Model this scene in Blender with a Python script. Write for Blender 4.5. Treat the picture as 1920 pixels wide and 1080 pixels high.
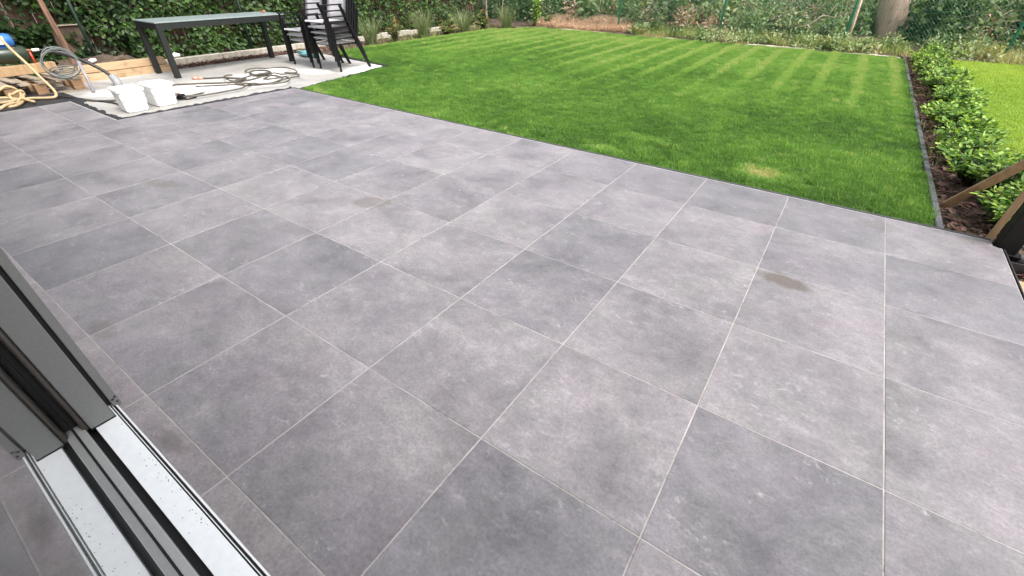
import bpy, bmesh, math, random
import numpy as np
from mathutils import Vector, Matrix, Euler
random.seed(7); RNG = np.random.default_rng(11)
for o in list(bpy.data.objects): bpy.data.objects.remove(o)
SC = bpy.context.scene
COL = SC.collection
T = 0.6                                                   # tile module in metres

# ---------------------------------------------------------------- camera
cd = bpy.data.cameras.new('camera'); cam = bpy.data.objects.new('camera', cd); COL.objects.link(cam)
right = Vector((0.82220194, 0.56915808, 0.00656194))
down = Vector((0.3384596, -0.47960261, -0.80958411))
fwd = Vector((-0.45763422, 0.66786258, -0.58696721))
m3 = Matrix((right, -down, -fwd)).transposed()
cam.matrix_world = Matrix.Translation((1.23445623, -0.13693404, 1.37135845)) @ m3.to_4x4()
cd.sensor_width = 36; cd.lens = 824.733 / 1920 * 36; cd.clip_start = 0.02; cd.clip_end = 800
SC.camera = cam
# ---------------------------------------------------------------- sky and sun
SUN_EL, SUN_AZ = math.radians(52), math.radians(98)       # azimuth from +Y towards +X
w = bpy.data.worlds.new('World'); SC.world = w; w.use_nodes = True
nt = w.node_tree; nt.nodes.clear()
sky = nt.nodes.new('ShaderNodeTexSky'); sky.sky_type = 'NISHITA'; sky.sun_disc = False
sky.sun_elevation = SUN_EL; sky.sun_rotation = SUN_AZ; sky.air_density = 1.6; sky.dust_density = 5.0; sky.ozone_density = 1.0
hsv = nt.nodes.new('ShaderNodeHueSaturation'); hsv.inputs['Saturation'].default_value = 0.30   # thin cloud cover
bg = nt.nodes.new('ShaderNodeBackground'); bg.inputs['Strength'].default_value = 0.15
wo = nt.nodes.new('ShaderNodeOutputWorld')
nt.links.new(sky.outputs[0], hsv.inputs['Color']); nt.links.new(hsv.outputs[0], bg.inputs[0]); nt.links.new(bg.outputs[0], wo.inputs[0])
sl = bpy.data.lights.new('sun', 'SUN'); sl.energy = 1.5; sl.angle = math.radians(20); sl.color = (1.0, 0.955, 0.89)
so = bpy.data.objects.new('sun', sl); COL.objects.link(so)
sd = Vector((math.sin(SUN_AZ) * math.cos(SUN_EL), math.cos(SUN_AZ) * math.cos(SUN_EL), math.sin(SUN_EL)))
so.rotation_euler = (-sd).to_track_quat('-Z', 'Y').to_euler(); so.location = sd * 40
SC.view_settings.view_transform = 'Standard'; SC.view_settings.look = 'None'
SC.view_settings.exposure = 1.2; SC.view_settings.gamma = 1.0
SC.render.engine = 'CYCLES'
SC.cycles.max_bounces = 8; SC.cycles.transparent_max_bounces = 12

# ---------------------------------------------------------------- helpers
def tag(o, label=None, cat=None, group=None, kind=None):
    if label: o['label'] = label
    if cat: o['category'] = cat
    if group: o['group'] = group
    if kind: o['kind'] = kind
    return o
def empty(name, loc=(0, 0, 0), rz=0):
    o = bpy.data.objects.new(name, None); COL.objects.link(o); o.location = loc; o.rotation_euler = (0, 0, rz)
    o.empty_display_size = 0.1
    return o
def link_mesh(name, me, mat, parent=None):
    o = bpy.data.objects.new(name, me); COL.objects.link(o)
    if mat is not None and not me.materials: me.materials.append(mat)
    if parent is not None: o.parent = parent
    return o
class MB:
    """collects simple solids into one mesh"""
    def __init__(s): s.bm = bmesh.new()
    def box(s, a, b, bev=0.0, mat=None):
        a, b = Vector(a), Vector(b)
        r = bmesh.ops.create_cube(s.bm, size=1.0)
        vs = r['verts']; c = (a + b) / 2; d = b - a
        for v in vs:
            v.co = Vector((v.co.x * abs(d.x), v.co.y * abs(d.y), v.co.z * abs(d.z))) + c
            if mat is not None: v.co = mat @ v.co
        if bev > 0:
            es = list({e for v in vs for e in v.link_edges})
            bmesh.ops.bevel(s.bm, geom=es, offset=bev, segments=1, profile=0.5, affect='EDGES')
        return s
    def bar(s, p, q, wx, wy, up=(0, 0, 1), bev=0.0):
        p, q = Vector(p), Vector(q); z = (q - p); L = z.length; z.normalize()
        u = Vector(up); x = u.cross(z)
        if x.length < 1e-4: x = Vector((1, 0, 0)).cross(z)
        x.normalize(); y = z.cross(x)
        M = Matrix((x, y, z)).transposed().to_4x4(); M.translation = p
        return s.box((-wx / 2, -wy / 2, 0), (wx / 2, wy / 2, L), bev, M)
    def tube(s, pts, r, n=8, caps=True):
        pts = [Vector(p) for p in pts]
        rs = r if isinstance(r, (list, tuple)) else [r] * len(pts)
        prev = None; rings = []
        nrm = None
        for i, p in enumerate(pts):
            a = pts[max(0, i - 1)]; b = pts[min(len(pts) - 1, i + 1)]
            t = (b - a).normalized() if (b - a).length > 1e-9 else Vector((0, 0, 1))
            if nrm is None:
                nrm = t.orthogonal().normalized()
            else:
                nrm = (nrm - t * nrm.dot(t))
                nrm = nrm.normalized() if nrm.length > 1e-6 else t.orthogonal().normalized()
            bn = t.cross(nrm)
            rings.append([s.bm.verts.new(p + (nrm * math.cos(2 * math.pi * k / n) + bn * math.sin(2 * math.pi * k / n)) * rs[i]) for k in range(n)])
        for i in range(len(rings) - 1):
            for k in range(n):
                f = s.bm.faces.new((rings[i][k], rings[i][(k + 1) % n], rings[i + 1][(k + 1) % n], rings[i + 1][k])); f.smooth = True
        if caps:
            s.bm.faces.new(rings[0][::-1]); s.bm.faces.new(rings[-1])
        return s
    def prism(s, poly, z0, z1):
        lo = [s.bm.verts.new((x, y, z0)) for x, y in poly]; hi = [s.bm.verts.new((x, y, z1)) for x, y in poly]
        n = len(poly)
        s.bm.faces.new(lo[::-1]); s.bm.faces.new(hi)
        for i in range(n): s.bm.faces.new((lo[i], lo[(i + 1) % n], hi[(i + 1) % n], hi[i]))
        return s
    def mesh(s, name):
        bmesh.ops.recalc_face_normals(s.bm, faces=s.bm.faces[:])
        me = bpy.data.meshes.new(name); s.bm.to_mesh(me); s.bm.free(); return me
    def build(s, name, mat, parent=None): return link_mesh(name, s.mesh(name), mat, parent)
def smooth_path(pts, sub=5):
    pts = [Vector(p) for p in pts]; out = []
    for i in range(len(pts) - 1):
        p0 = pts[max(0, i - 1)]; p1 = pts[i]; p2 = pts[i + 1]; p3 = pts[min(len(pts) - 1, i + 2)]
        for k in range(sub):
            t = k / sub
            out.append(0.5 * ((2 * p1) + (p2 - p0) * t + (2 * p0 - 5 * p1 + 4 * p2 - p3) * t * t + (3 * p1 - p0 - 3 * p2 + p3) * t ** 3))
    out.append(pts[-1]); return out
def np_mesh(name, V, F, mat, parent=None, attrs=None, smooth=False):
    """V (n,3), F (m,4) quads"""
    me = bpy.data.meshes.new(name)
    V = np.asarray(V, np.float32); F = np.asarray(F, np.int32)
    me.vertices.add(len(V)); me.vertices.foreach_set('co', V.ravel())
    k = F.shape[1]
    me.loops.add(F.size); me.loops.foreach_set('vertex_index', F.ravel())
    me.polygons.add(len(F)); me.polygons.foreach_set('loop_start', np.arange(0, F.size, k, dtype=np.int32))
    if smooth: me.polygons.foreach_set('use_smooth', np.ones(len(F), bool))
    me.update(calc_edges=True)
    for nm, a in (attrs or {}).items():
        at = me.attributes.new(nm, 'FLOAT', 'POINT'); at.data.foreach_set('value', np.asarray(a, np.float32))
    return link_mesh(name, me, mat, parent)
def unit(a): return a / np.maximum(np.linalg.norm(a, axis=1, keepdims=True), 1e-9)
def leaves(P, D, N, L, W, tint):
    n = len(P); D = unit(D); N = unit(N - D * (N * D).sum(1, keepdims=True)); S = np.cross(D, N)
    L = np.broadcast_to(L, (n,))[:, None]; W = np.broadcast_to(W, (n,))[:, None]
    b = P; t = P + D * L - N * L * 0.10
    m1 = P + D * L * 0.32 + N * W * 0.10; m2 = P + D * L * 0.70 + N * W * 0.06
    V = np.stack([b, m1 + S * W * .5, m2 + S * W * .36, t, m2 - S * W * .36, m1 - S * W * .5], 1).reshape(-1, 3)
    i = np.arange(n)[:, None] * 6
    F = np.concatenate([i + np.array([[0, 1, 2, 3]]), i + np.array([[0, 3, 4, 5]])], 0)
    return V, F, np.repeat(np.broadcast_to(tint, (n,)), 6)
def blades(P, az, lean, H, W, tint):
    """curved grass blades, three segments"""
    n = len(P); H = np.broadcast_to(H, (n,)); W = np.broadcast_to(W, (n,)); lean = np.broadcast_to(lean, (n,))
    d = np.stack([np.cos(az), np.sin(az), np.zeros(n)], 1); s = np.stack([-np.sin(az), np.cos(az), np.zeros(n)], 1)
    rows = []
    for f, wf in ((0, 1), (.4, .9), (.75, .6), (1, .08)):
        c = P + d * (lean * H * f ** 1.7)[:, None] + np.stack([np.zeros(n), np.zeros(n), H * f * (1 - .25 * lean * f)], 1)
        rows += [c - s * (W * wf / 2)[:, None], c + s * (W * wf / 2)[:, None]]
    V = np.stack(rows, 1).reshape(-1, 3); i = np.arange(n)[:, None] * 8
    F = np.concatenate([i + np.array([[a, a + 1, a + 3, a + 2]]) for a in (0, 2, 4)], 0)
    return V, F, np.repeat(np.broadcast_to(tint, (n,)), 8)
def merge(parts):
    Vs, Fs, As = [], [], []; o = 0
    for V, F, A in parts:
        Vs.append(V); Fs.append(F + o); As.append(A); o += len(V)
    return np.concatenate(Vs), np.concatenate(Fs), np.concatenate(As)
def vnoise(x, y, cell, seed):
    r = np.random.default_rng(seed).random((256, 256))
    gx, gy = x / cell + 1000.3, y / cell + 1000.7
    ix, iy = np.floor(gx).astype(int), np.floor(gy).astype(int); fx, fy = gx - ix, gy - iy
    fx = fx * fx * (3 - 2 * fx); fy = fy * fy * (3 - 2 * fy)
    g = lambda a, b: r[a % 256, b % 256]
    return (g(ix, iy) * (1 - fx) + g(ix + 1, iy) * fx) * (1 - fy) + (g(ix, iy + 1) * (1 - fx) + g(ix + 1, iy + 1) * fx) * fy

# ---------------------------------------------------------------- materials
def newmat(name):
    m = bpy.data.materials.new(name); m.use_nodes = True; nt = m.node_tree
    return m, nt, nt.nodes['Principled BSDF'], nt.nodes, nt.links
def noise(nd, lk, vec, scale, detail=6, rough=.6, dist=0.0):
    n = nd.new('ShaderNodeTexNoise'); n.inputs['Scale'].default_value = scale; n.inputs['Detail'].default_value = detail
    n.inputs['Roughness'].default_value = rough; n.inputs['Distortion'].default_value = dist
    if vec is not None: lk.new(vec, n.inputs['Vector'])
    return n
def ramp(nd, lk, fac, stops):
    r = nd.new('ShaderNodeValToRGB'); e = r.color_ramp.elements
    while len(e) < len(stops): e.new(0.5)
    for q, (p, c) in zip(e, stops): q.position = p; q.color = (*c, 1) if len(c) == 3 else c
    lk.new(fac, r.inputs[0]); return r
def mixc(nd, lk, fac, a, b, mode='MIX'):
    m = nd.new('ShaderNodeMix'); m.data_type = 'RGBA'; m.blend_type = mode
    for sock, v in ((m.inputs['Factor'], fac), (m.inputs['A'], a), (m.inputs['B'], b)):
        if isinstance(v, (int, float)): sock.default_value = v
        elif isinstance(v, tuple): sock.default_value = (*v, 1)
        else: lk.new(v, sock)
    return m.outputs['Result']
def bump(nd, lk, bs, h, strength=.3, dist=.01):
    b = nd.new('ShaderNodeBump'); b.inputs['Strength'].default_value = strength; b.inputs['Distance'].default_value = dist
    lk.new(h, b.inputs['Height']); lk.new(b.outputs[0], bs.inputs['Normal'])
def plain(name, col, rough=.5, metal=0.0, var=.15, scale=30, bmp=0.0, spec=.5, obj=True):
    m, nt, bs, nd, lk = newmat(name)
    tc = nd.new('ShaderNodeTexCoord'); v = tc.outputs['Object']
    n = noise(nd, lk, v, scale, 5)
    lo = tuple(c * (1 - var) for c in col); hi = tuple(min(1, c * (1 + var)) for c in col)
    r = ramp(nd, lk, n.outputs[0], [(.3, lo), (.7, hi)])
    lk.new(r.outputs[0], bs.inputs['Base Color']); bs.inputs['Roughness'].default_value = rough
    bs.inputs['Metallic'].default_value = metal; bs.inputs['Specular IOR Level'].default_value = spec
    if bmp: bump(nd, lk, bs, n.outputs[0], bmp, .004)
    return m
def leafmat(name, cols, trans=.35, rough=.45, attr='tint', inst=False, spec=.4, through=(1.25, 1.15, .55)):
    m, nt, bs, nd, lk = newmat(name)
    a = nd.new('ShaderNodeAttribute'); a.attribute_name = attr
    if inst: a.attribute_type = 'INSTANCER'
    stops = [(i / (len(cols) - 1), c) for i, c in enumerate(cols)]
    r = ramp(nd, lk, a.outputs['Fac'], stops)
    lk.new(r.outputs[0], bs.inputs['Base Color']); bs.inputs['Roughness'].default_value = rough
    bs.inputs['Specular IOR Level'].default_value = spec
    tr = nd.new('ShaderNodeBsdfTranslucent')
    y = mixc(nd, lk, 1.0, r.outputs[0], through, 'MULTIPLY'); lk.new(y, tr.inputs[0])
    ms = nd.new('ShaderNodeMixShader'); ms.inputs[0].default_value = trans
    lk.new(bs.outputs[0], ms.inputs[1]); lk.new(tr.outputs[0], ms.inputs[2])
    lk.new(ms.outputs[0], nd['Material Output'].inputs['Surface'])
    return m

def tile_material():
    m, nt, bs, nd, lk = newmat('porcelain_tile')
    tc = nd.new('ShaderNodeTexCoord'); oi = nd.new('ShaderNodeObjectInfo')
    mu = nd.new('ShaderNodeMath'); mu.operation = 'MULTIPLY'; mu.inputs[1].default_value = 91.7; lk.new(oi.outputs['Random'], mu.inputs[0])
    cb = nd.new('ShaderNodeCombineXYZ'); lk.new(mu.outputs[0], cb.inputs[0]); lk.new(mu.outputs[0], cb.inputs[2])
    ad = nd.new('ShaderNodeVectorMath'); ad.operation = 'ADD'; lk.new(tc.outputs['Object'], ad.inputs[0]); lk.new(cb.outputs[0], ad.inputs[1])
    v = ad.outputs[0]
    mp = nd.new('ShaderNodeMapping'); mp.inputs['Scale'].default_value = (1.0, 1.55, 1); mp.inputs['Rotation'].default_value = (0, 0, .5); lk.new(v, mp.inputs[0])
    big = noise(nd, lk, v, 2.3, 15, .66, .3)
    mid = noise(nd, lk, mp.outputs[0], 11.0, 15, .82, .2)
    fine = noise(nd, lk, v, 85, 10, .85)
    base = ramp(nd, lk, big.outputs[0], [(.32, (.108, .107, .116)), (.43, (.150, .146, .157)), (.55, (.184, .178, .190)), (.70, (.228, .219, .231))])
    streak = ramp(nd, lk, mid.outputs[0], [(.32, (.68, .68, .69)), (.44, (.92, .92, .92)), (.54, (1.04, 1.04, 1.04)), (.66, (1.36, 1.35, 1.34))])
    c = mixc(nd, lk, 1.0, base.outputs[0], streak.outputs[0], 'MULTIPLY')
    fr = ramp(nd, lk, fine.outputs[0], [(.32, (.66, .66, .66)), (.5, (1, 1, 1)), (.68, (1.34, 1.34, 1.34))])
    c = mixc(nd, lk, 1.0, c, fr.outputs[0], 'MULTIPLY')
    # warm / violet / greenish tint clouds of the printed glaze
    tn = noise(nd, lk, v, 3.2, 6, .6, .6)
    tint = ramp(nd, lk, tn.outputs['Color'], [(.36, (1.035, .975, .998)), (.5, (1.01, .993, 1.0)), (.64, (1.005, 1.005, .968))])
    c = mixc(nd, lk, 1.0, c, tint.outputs[0], 'MULTIPLY')
    # per-tile tone
    tone = ramp(nd, lk, oi.outputs['Random'], [(0, (.84, .84, .86)), (.5, (.985, .970, .975)), (1, (1.10, 1.075, 1.07))])
    c = mixc(nd, lk, 1.0, c, tone.outputs[0], 'MULTIPLY')
    c = mixc(nd, lk, 1.0, c, oi.outputs['Color'], 'MULTIPLY')
    # white scuffs and cement dust
    sc = noise(nd, lk, mp.outputs[0], 17, 10, .8, .6)
    sr = ramp(nd, lk, sc.outputs[0], [(.55, (0, 0, 0)), (.65, (.65, .65, .65))])
    gate = noise(nd, lk, v, 4.5, 3, .5); gr = ramp(nd, lk, gate.outputs[0], [(.50, (0, 0, 0)), (.64, (1, 1, 1))])
    sm = mixc(nd, lk, 1.0, sr.outputs[0], gr.outputs[0], 'MULTIPLY')
    c = mixc(nd, lk, sm, c, (.40, .39, .39))
    # damp stains at a few spots of the terrace
    geo = nd.new('ShaderNodeNewGeometry')
    wn = noise(nd, lk, geo.outputs['Position'], 14, 4, .6)
    for (x, y, rx, ry, rot, amt) in ((1.34, 2.335, .15, .07, -.12, .78), (-1.27, 1.70, .17, .10, .5, .50), (-2.86, .98, .22, .08, .3, .40), (-1.20, .05, .12, .05, 0, .4), (1.75, 3.42, .14, .10, 0, .30), (2.25, 3.50, .10, .07, 0, .3), (-.30, -.045, .1, .03, 0, .3)):
        mm = nd.new('ShaderNodeMapping'); mm.vector_type = 'TEXTURE'; mm.inputs['Location'].default_value = (x, y, 0); mm.inputs['Rotation'].default_value = (0, 0, rot)
        mm.inputs['Scale'].default_value = (rx, ry, 1); lk.new(geo.outputs['Position'], mm.inputs[0])
        ln = nd.new('ShaderNodeVectorMath'); ln.operation = 'LENGTH'; lk.new(mm.outputs[0], ln.inputs[0])
        a2 = nd.new('ShaderNodeMath'); a2.operation = 'ADD'; lk.new(ln.outputs['Value'], a2.inputs[0]); lk.new(wn.outputs[0], a2.inputs[1])
        rr = ramp(nd, lk, a2.outputs[0], [(0, (amt,) * 3), (.99, (amt,) * 3), (1.0, (0, 0, 0))])
        mr = nd.new('ShaderNodeMapRange'); mr.inputs['From Min'].default_value = 1.55; mr.inputs['From Max'].default_value = 1.15
        mr.inputs['To Max'].default_value = amt; lk.new(a2.outputs[0], mr.inputs['Value']); nd.remove(rr)
        c = mixc(nd, lk, mr.outputs[0], c, (.085, .068, .055))
    lk.new(c, bs.inputs['Base Color'])
    rg = ramp(nd, lk, mid.outputs[0], [(.3, (.38,) * 3), (.7, (.56,) * 3)]); lk.new(rg.outputs[0], bs.inputs['Roughness'])
    bs.inputs['Specular IOR Level'].default_value = .5
    bump(nd, lk, bs, fine.outputs[0], .10, .002)
    return m
def grout_material():
    m, nt, bs, nd, lk = newmat('light_grout')
    g = nd.new('ShaderNodeNewGeometry'); n = noise(nd, lk, g.outputs['Position'], 6, 10, .75); f = noise(nd, lk, g.outputs['Position'], 60, 4)
    r = ramp(nd, lk, n.outputs[0], [(.36, (.12, .11, .105)), (.43, (.27, .25, .24)), (.64, (.40, .378, .37))])
    lk.new(r.outputs[0], bs.inputs['Base Color']); bs.inputs['Roughness'].default_value = .9
    bump(nd, lk, bs, f.outputs[0], .5, .002); return m
def concrete_material():
    m, nt, bs, nd, lk = newmat('cement_slab')
    g = nd.new('ShaderNodeNewGeometry'); v = g.outputs['Position']
    n = noise(nd, lk, v, 1.3, 8, .6, .5); f = noise(nd, lk, v, 40, 6, .7)
    r = ramp(nd, lk, n.outputs[0], [(.32, (.235, .225, .215)), (.5, (.31, .30, .285)), (.66, (.38, .37, .355))])
    fr = ramp(nd, lk, f.outputs[0], [(.3, (.88,) * 3), (.7, (1.1,) * 3)])
    c = mixc(nd, lk, 1.0, r.outputs[0], fr.outputs[0], 'MULTIPLY')
    wn = noise(nd, lk, v, 3.2, 6, .65)
    # whitish patches at set spots of the slab
    for (x, y, rx, ry, rot, amt) in ((-6.15, 4.62, .42, .20, .3, .95), (-6.05, 3.55, .55, .42, .8, .55), (-6.45, 3.95, .42, .25, .6, .7), (-5.62, 5.35, .28, .5, .2, .9), (-6.3, 2.9, .5, .4, .7, .75), (-6.9, 2.1, .45, .25, .4, .5), (-6.75, 4.25, .3, .35, 0, .6)):
        mm = nd.new('ShaderNodeMapping'); mm.vector_type = 'TEXTURE'; mm.inputs['Location'].default_value = (x, y, 0); mm.inputs['Rotation'].default_value = (0, 0, rot)
        mm.inputs['Scale'].default_value = (rx, ry, 1); lk.new(v, mm.inputs[0])
        ln = nd.new('ShaderNodeVectorMath'); ln.operation = 'LENGTH'; lk.new(mm.outputs[0], ln.inputs[0])
        a2 = nd.new('ShaderNodeMath'); a2.operation = 'ADD'; lk.new(ln.outputs['Value'], a2.inputs[0]); lk.new(wn.outputs[0], a2.inputs[1])
        mr = nd.new('ShaderNodeMapRange'); mr.inputs['From Min'].default_value = 1.65; mr.inputs['From Max'].default_value = 1.0
        mr.inputs['To Max'].default_value = amt; lk.new(a2.outputs[0], mr.inputs['Value'])
        c = mixc(nd, lk, mr.outputs[0], c, (.80, .80, .78))
    lk.new(c, bs.inputs['Base Color']); bs.inputs['Roughness'].default_value = .85
    bump(nd, lk, bs, f.outputs[0], .3, .004); return m
def wood_material(name, lo, hi, axis=1, rough=.65):
    m, nt, bs, nd, lk = newmat(name)
    tc = nd.new('ShaderNodeTexCoord'); oi = nd.new('ShaderNodeObjectInfo')
    cb = nd.new('ShaderNodeVectorMath'); cb.operation = 'ADD'; lk.new(tc.outputs['Object'], cb.inputs[0]); lk.new(oi.outputs['Random'], cb.inputs[1])
    mp = nd.new('ShaderNodeMapping'); s = [28, 28, 28]; s[axis] = 1.6; mp.inputs['Scale'].default_value = s; lk.new(cb.outputs[0], mp.inputs[0])
    n = noise(nd, lk, mp.outputs[0], 1.0, 6, .6, 1.2)
    k = noise(nd, lk, cb.outputs[0], 7, 3, .5)
    r = ramp(nd, lk, n.outputs[0], [(.3, lo), (.7, hi)])
    kr = ramp(nd, lk, k.outputs[0], [(.28, (.62, .58, .52)), (.42, (1, 1, 1))])
    c = mixc(nd, lk, 1.0, r.outputs[0], kr.outputs[0], 'MULTIPLY')
    lk.new(c, bs.inputs['Base Color']); bs.inputs['Roughness'].default_value = rough
    bump(nd, lk, bs, n.outputs[0], .25, .003); return m
def soil_material(name, stops, scale=6, bmp=.6):
    m, nt, bs, nd, lk = newmat(name)
    g = nd.new('ShaderNodeNewGeometry'); n = noise(nd, lk, g.outputs['Position'], scale, 9, .7); f = noise(nd, lk, g.outputs['Position'], scale * 8, 5)
    r = ramp(nd, lk, n.outputs[0], stops); lk.new(r.outputs[0], bs.inputs['Base Color']); bs.inputs['Roughness'].default_value = .95
    bump(nd, lk, bs, f.outputs[0], bmp, .02); return m
M = {}
M['tile'] = tile_material(); M['grout'] = grout_material(); M['concrete'] = concrete_material()
M['soil'] = soil_material('leaf_litter_soil', [(.3, (.035, .025, .018)), (.5, (.075, .052, .036)), (.7, (.13, .095, .065))])
M['redbank'] = soil_material('dry_red_litter', [(.3, (.17, .095, .055)), (.5, (.30, .17, .105)), (.7, (.42, .27, .18))], 5)
M['lawnsoil'] = soil_material('lawn_thatch', [(.3, (.030, .050, .012)), (.6, (.05, .085, .018)), (.75, (.085, .10, .035))], 9)
M['sand'] = soil_material('builders_sand', [(.3, (.30, .22, .13)), (.6, (.42, .33, .21)), (.8, (.50, .41, .28))], 12)
M['black'] = plain('black_powder_coat', (.0050, .0050, .0060), .55, 0, .2, 60, 0, .25)
M['anthracite'] = plain('anthracite_edging', (.045, .045, .05), .7, 0, .35, 25, .3)
M['membrane'] = plain('black_membrane', (.016, .016, .018), .55, 0, .4, 20, .5)
M['kerb'] = plain('grey_concrete_kerb', (.085, .088, .095), .85, 0, .25, 22, .4)
M['kerb_pale'] = plain('pale_concrete_kerb', (.36, .33, .28), .9, 0, .35, 16, .5)
M['haunch'] = plain('pale_cement', (.42, .37, .31), .95, 0, .25, 18, .6)
M['trim'] = plain('pale_edge_trim', (.46, .44, .43), .7, 0, .25, 14, .2)
M['alu'] = plain('silver_anodised_sill', (.82, .84, .86), .28, .0, .04, 40)
M['frame'] = plain('grey_anodised_frame', (.180, .183, .185), .42, .15, .06, 90)
M['rail'] = plain('light_grey_rail', (.36, .365, .36), .4, .1, .06, 60)
M['frame_brown'] = plain('brown_grey_seal', (.16, .14, .13), .4, .2, .08, 50)
M['rubber'] = plain('black_rubber', (.008, .008, .009), .6, 0, .2, 80)
M['render'] = plain('white_render', (.55, .54, .52), .9, 0, .06, 30, .3)
M['room'] = plain('interior_plaster', (.30, .29, .27), .9, 0, .05, 10)
M['white_plastic'] = plain('white_plastic', (.84, .84, .83), .35, 0, .03, 20)
M['paper'] = plain('white_paper', (.82, .81, .79), .8, 0, .05, 20)
M['wire'] = plain('galvanised_wire', (.45, .45, .45), .35, .8, .1, 50)
M['sling'] = plain('light_grey_sling', (.84, .82, .85), .5, 0, .04, 160, .2)
M['table_top'] = plain('grey_green_table_top', (.22, .265, .268), .3, 0, .06, 30)
M['table_frame'] = plain('dark_grey_table_frame', (.013, .0150, .0150), .55, 0, .15, 30, 0, .3)
M['hose_brown'] = plain('taupe_rubber_hose', (.085, .072, .058), .5, 0, .2, 20)
M['hose_beige'] = plain('beige_hose', (.44, .32, .175), .5, 0, .15, 12)
M['cable'] = plain('grey_cable', (.13, .145, .145), .45, 0, .15, 20)
M['black_hose'] = plain('black_corrugated_hose', (.018, .018, .02), .45, 0, .2, 30)
M['conduit'] = plain('grey_conduit', (.26, .26, .27), .5, 0, .2, 15)
M['clear'] = plain('milky_pipe', (.25, .23, .245), .3, 0, .1, 15)
M['red'] = plain('red_plastic', (.50, .06, .035), .4, 0, .15, 20)
M['pink'] = plain('faded_red_plastic', (.62, .26, .20), .4, 0, .15, 20)
M['blue'] = plain('blue_paint', (.025, .13, .42), .4, 0, .15, 20)
M['green_paint'] = plain('dark_green_tank_paint', (.022, .035, .022), .35, 0, .25, 12)
M['brass'] = plain('brass_fitting', (.50, .26, .11), .35, .6, .15, 30)
M['fence'] = plain('green_coated_steel', (.012, .15, .085), .4, 0, .15, 30)
M['fence_dark'] = plain('dark_green_coated_steel', (.012, .03, .022), .5, 0, .2, 30)
M['teal'] = plain('teal_plastic_bag', (.18, .42, .45), .4, 0, .25, 18)
M['timber'] = wood_material('new_softwood', (.34, .225, .125), (.50, .365, .225), 1)
M['pallet'] = wood_material('weathered_pallet_wood', (.20, .16, .115), (.36, .30, .235), 0)
M['pallet_block'] = wood_material('pallet_block_wood', (.20, .11, .055), (.33, .20, .11), 1)
M['stake'] = wood_material('rough_stake_wood', (.26, .165, .085), (.46, .31, .17), 2)
M['pole'] = wood_material('pale_pole_wood', (.42, .30, .22), (.62, .48, .37), 2)
M['bark'] = wood_material('tree_bark', (.10, .062, .045), (.27, .17, .125), 2, .9)
M['bark_red'] = wood_material('peeling_red_bark', (.045, .022, .016), (.30, .17, .115), 2, .85)
M['bark_big'] = wood_material('old_trunk_bark', (.27, .19, .145), (.48, .36, .285), 2, .9)
M['stem'] = plain('pale_stem', (.27, .22, .17), .8, 0, .3, 20)
M['twig'] = plain('brown_twig', (.10, .07, .045), .85, 0, .3, 20)
M['chip'] = leafmat('bark_chip', [(.045, .022, .016), (.10, .052, .038), (.20, .12, .09), (.36, .26, .21)], .0, .9)
M['ivy'] = leafmat('ivy_leaf', [(.012, .030, .010), (.032, .070, .018), (.080, .150, .032), (.24, .36, .06)], .28, .42, spec=.3)
M['privet'] = leafmat('hedge_shrub_leaf', [(.010, .028, .011), (.034, .085, .021), (.125, .27, .05), (.40, .56, .13)], .38, .45, spec=.3)
M['bramble'] = leafmat('undergrowth_leaf', [(.060, .110, .045), (.135, .220, .085), (.25, .34, .15), (.42, .43, .26)], .3, .5)
M['redtip'] = leafmat('red_tipped_leaf', [(.03, .065, .02), (.10, .17, .05), (.27, .31, .12), (.40, .11, .06)], .3, .45)
M['ornamental'] = leafmat('ornamental_grass', [(.07, .105, .045), (.15, .20, .09), (.25, .30, .15), (.40, .37, .20)], .3, .5)
M['weed'] = leafmat('weed_grass', [(.11, .17, .04), (.23, .33, .08), (.40, .41, .17), (.54, .45, .26)], .3, .6)
M['drygrass'] = leafmat('dry_grass', [(.30, .18, .125), (.52, .345, .245), (.64, .46, .345), (.70, .58, .45)], .2, .8)
M['lawn_next'] = leafmat('neighbour_lawn_blade', [(.12, .24, .025), (.20, .34, .04), (.30, .44, .065), (.38, .47, .09)], .4, .5, 'tint', True, .3)
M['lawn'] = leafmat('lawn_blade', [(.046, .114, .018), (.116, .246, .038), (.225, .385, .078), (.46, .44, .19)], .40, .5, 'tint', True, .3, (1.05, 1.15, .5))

# ================================================================ THE GROUND
mb = MB()
mb.prism([(-150, -150), (150, -150), (150, 150), (-150, 150)], -.4, -.16)
tag(mb.build('ground', M['soil']), kind='structure')
def sheet(name, poly, z, mat, th=.05, parent=None):
    mb = MB(); mb.prism(poly, z - th, z); o = mb.build(name, mat, parent)
    if parent is None: tag(o, kind='structure')
    return o
# bank rising behind the fence
gx, gy = np.meshgrid(np.linspace(-16, 16, 97), np.linspace(12.42, 24, 60))
bz = -.03 + .16 * np.clip((gy - 12.6) / 1.2, 0, 1) + .35 * np.clip((gy - 14) / 8, 0, 1) + .07 * (vnoise(gx, gy, .7, 3) - .5) + .03 * (vnoise(gx, gy, .2, 4) - .5)
def bank_z(x, y): return -.03 + .16 * np.clip((y - 12.6) / 1.2, 0, 1) + .35 * np.clip((y - 14) / 8, 0, 1) + .07 * (vnoise(x, y, .7, 3) - .5)
V = np.stack([gx, gy, bz], 2).reshape(-1, 3); nx = 97
idx = (np.arange(59)[:, None] * nx + np.arange(96)[None]).ravel()
tag(np_mesh('bank_terrain', V, np.stack([idx, idx + 1, idx + nx + 1, idx + nx], 1), M['soil'], smooth=True), kind='structure')

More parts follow.
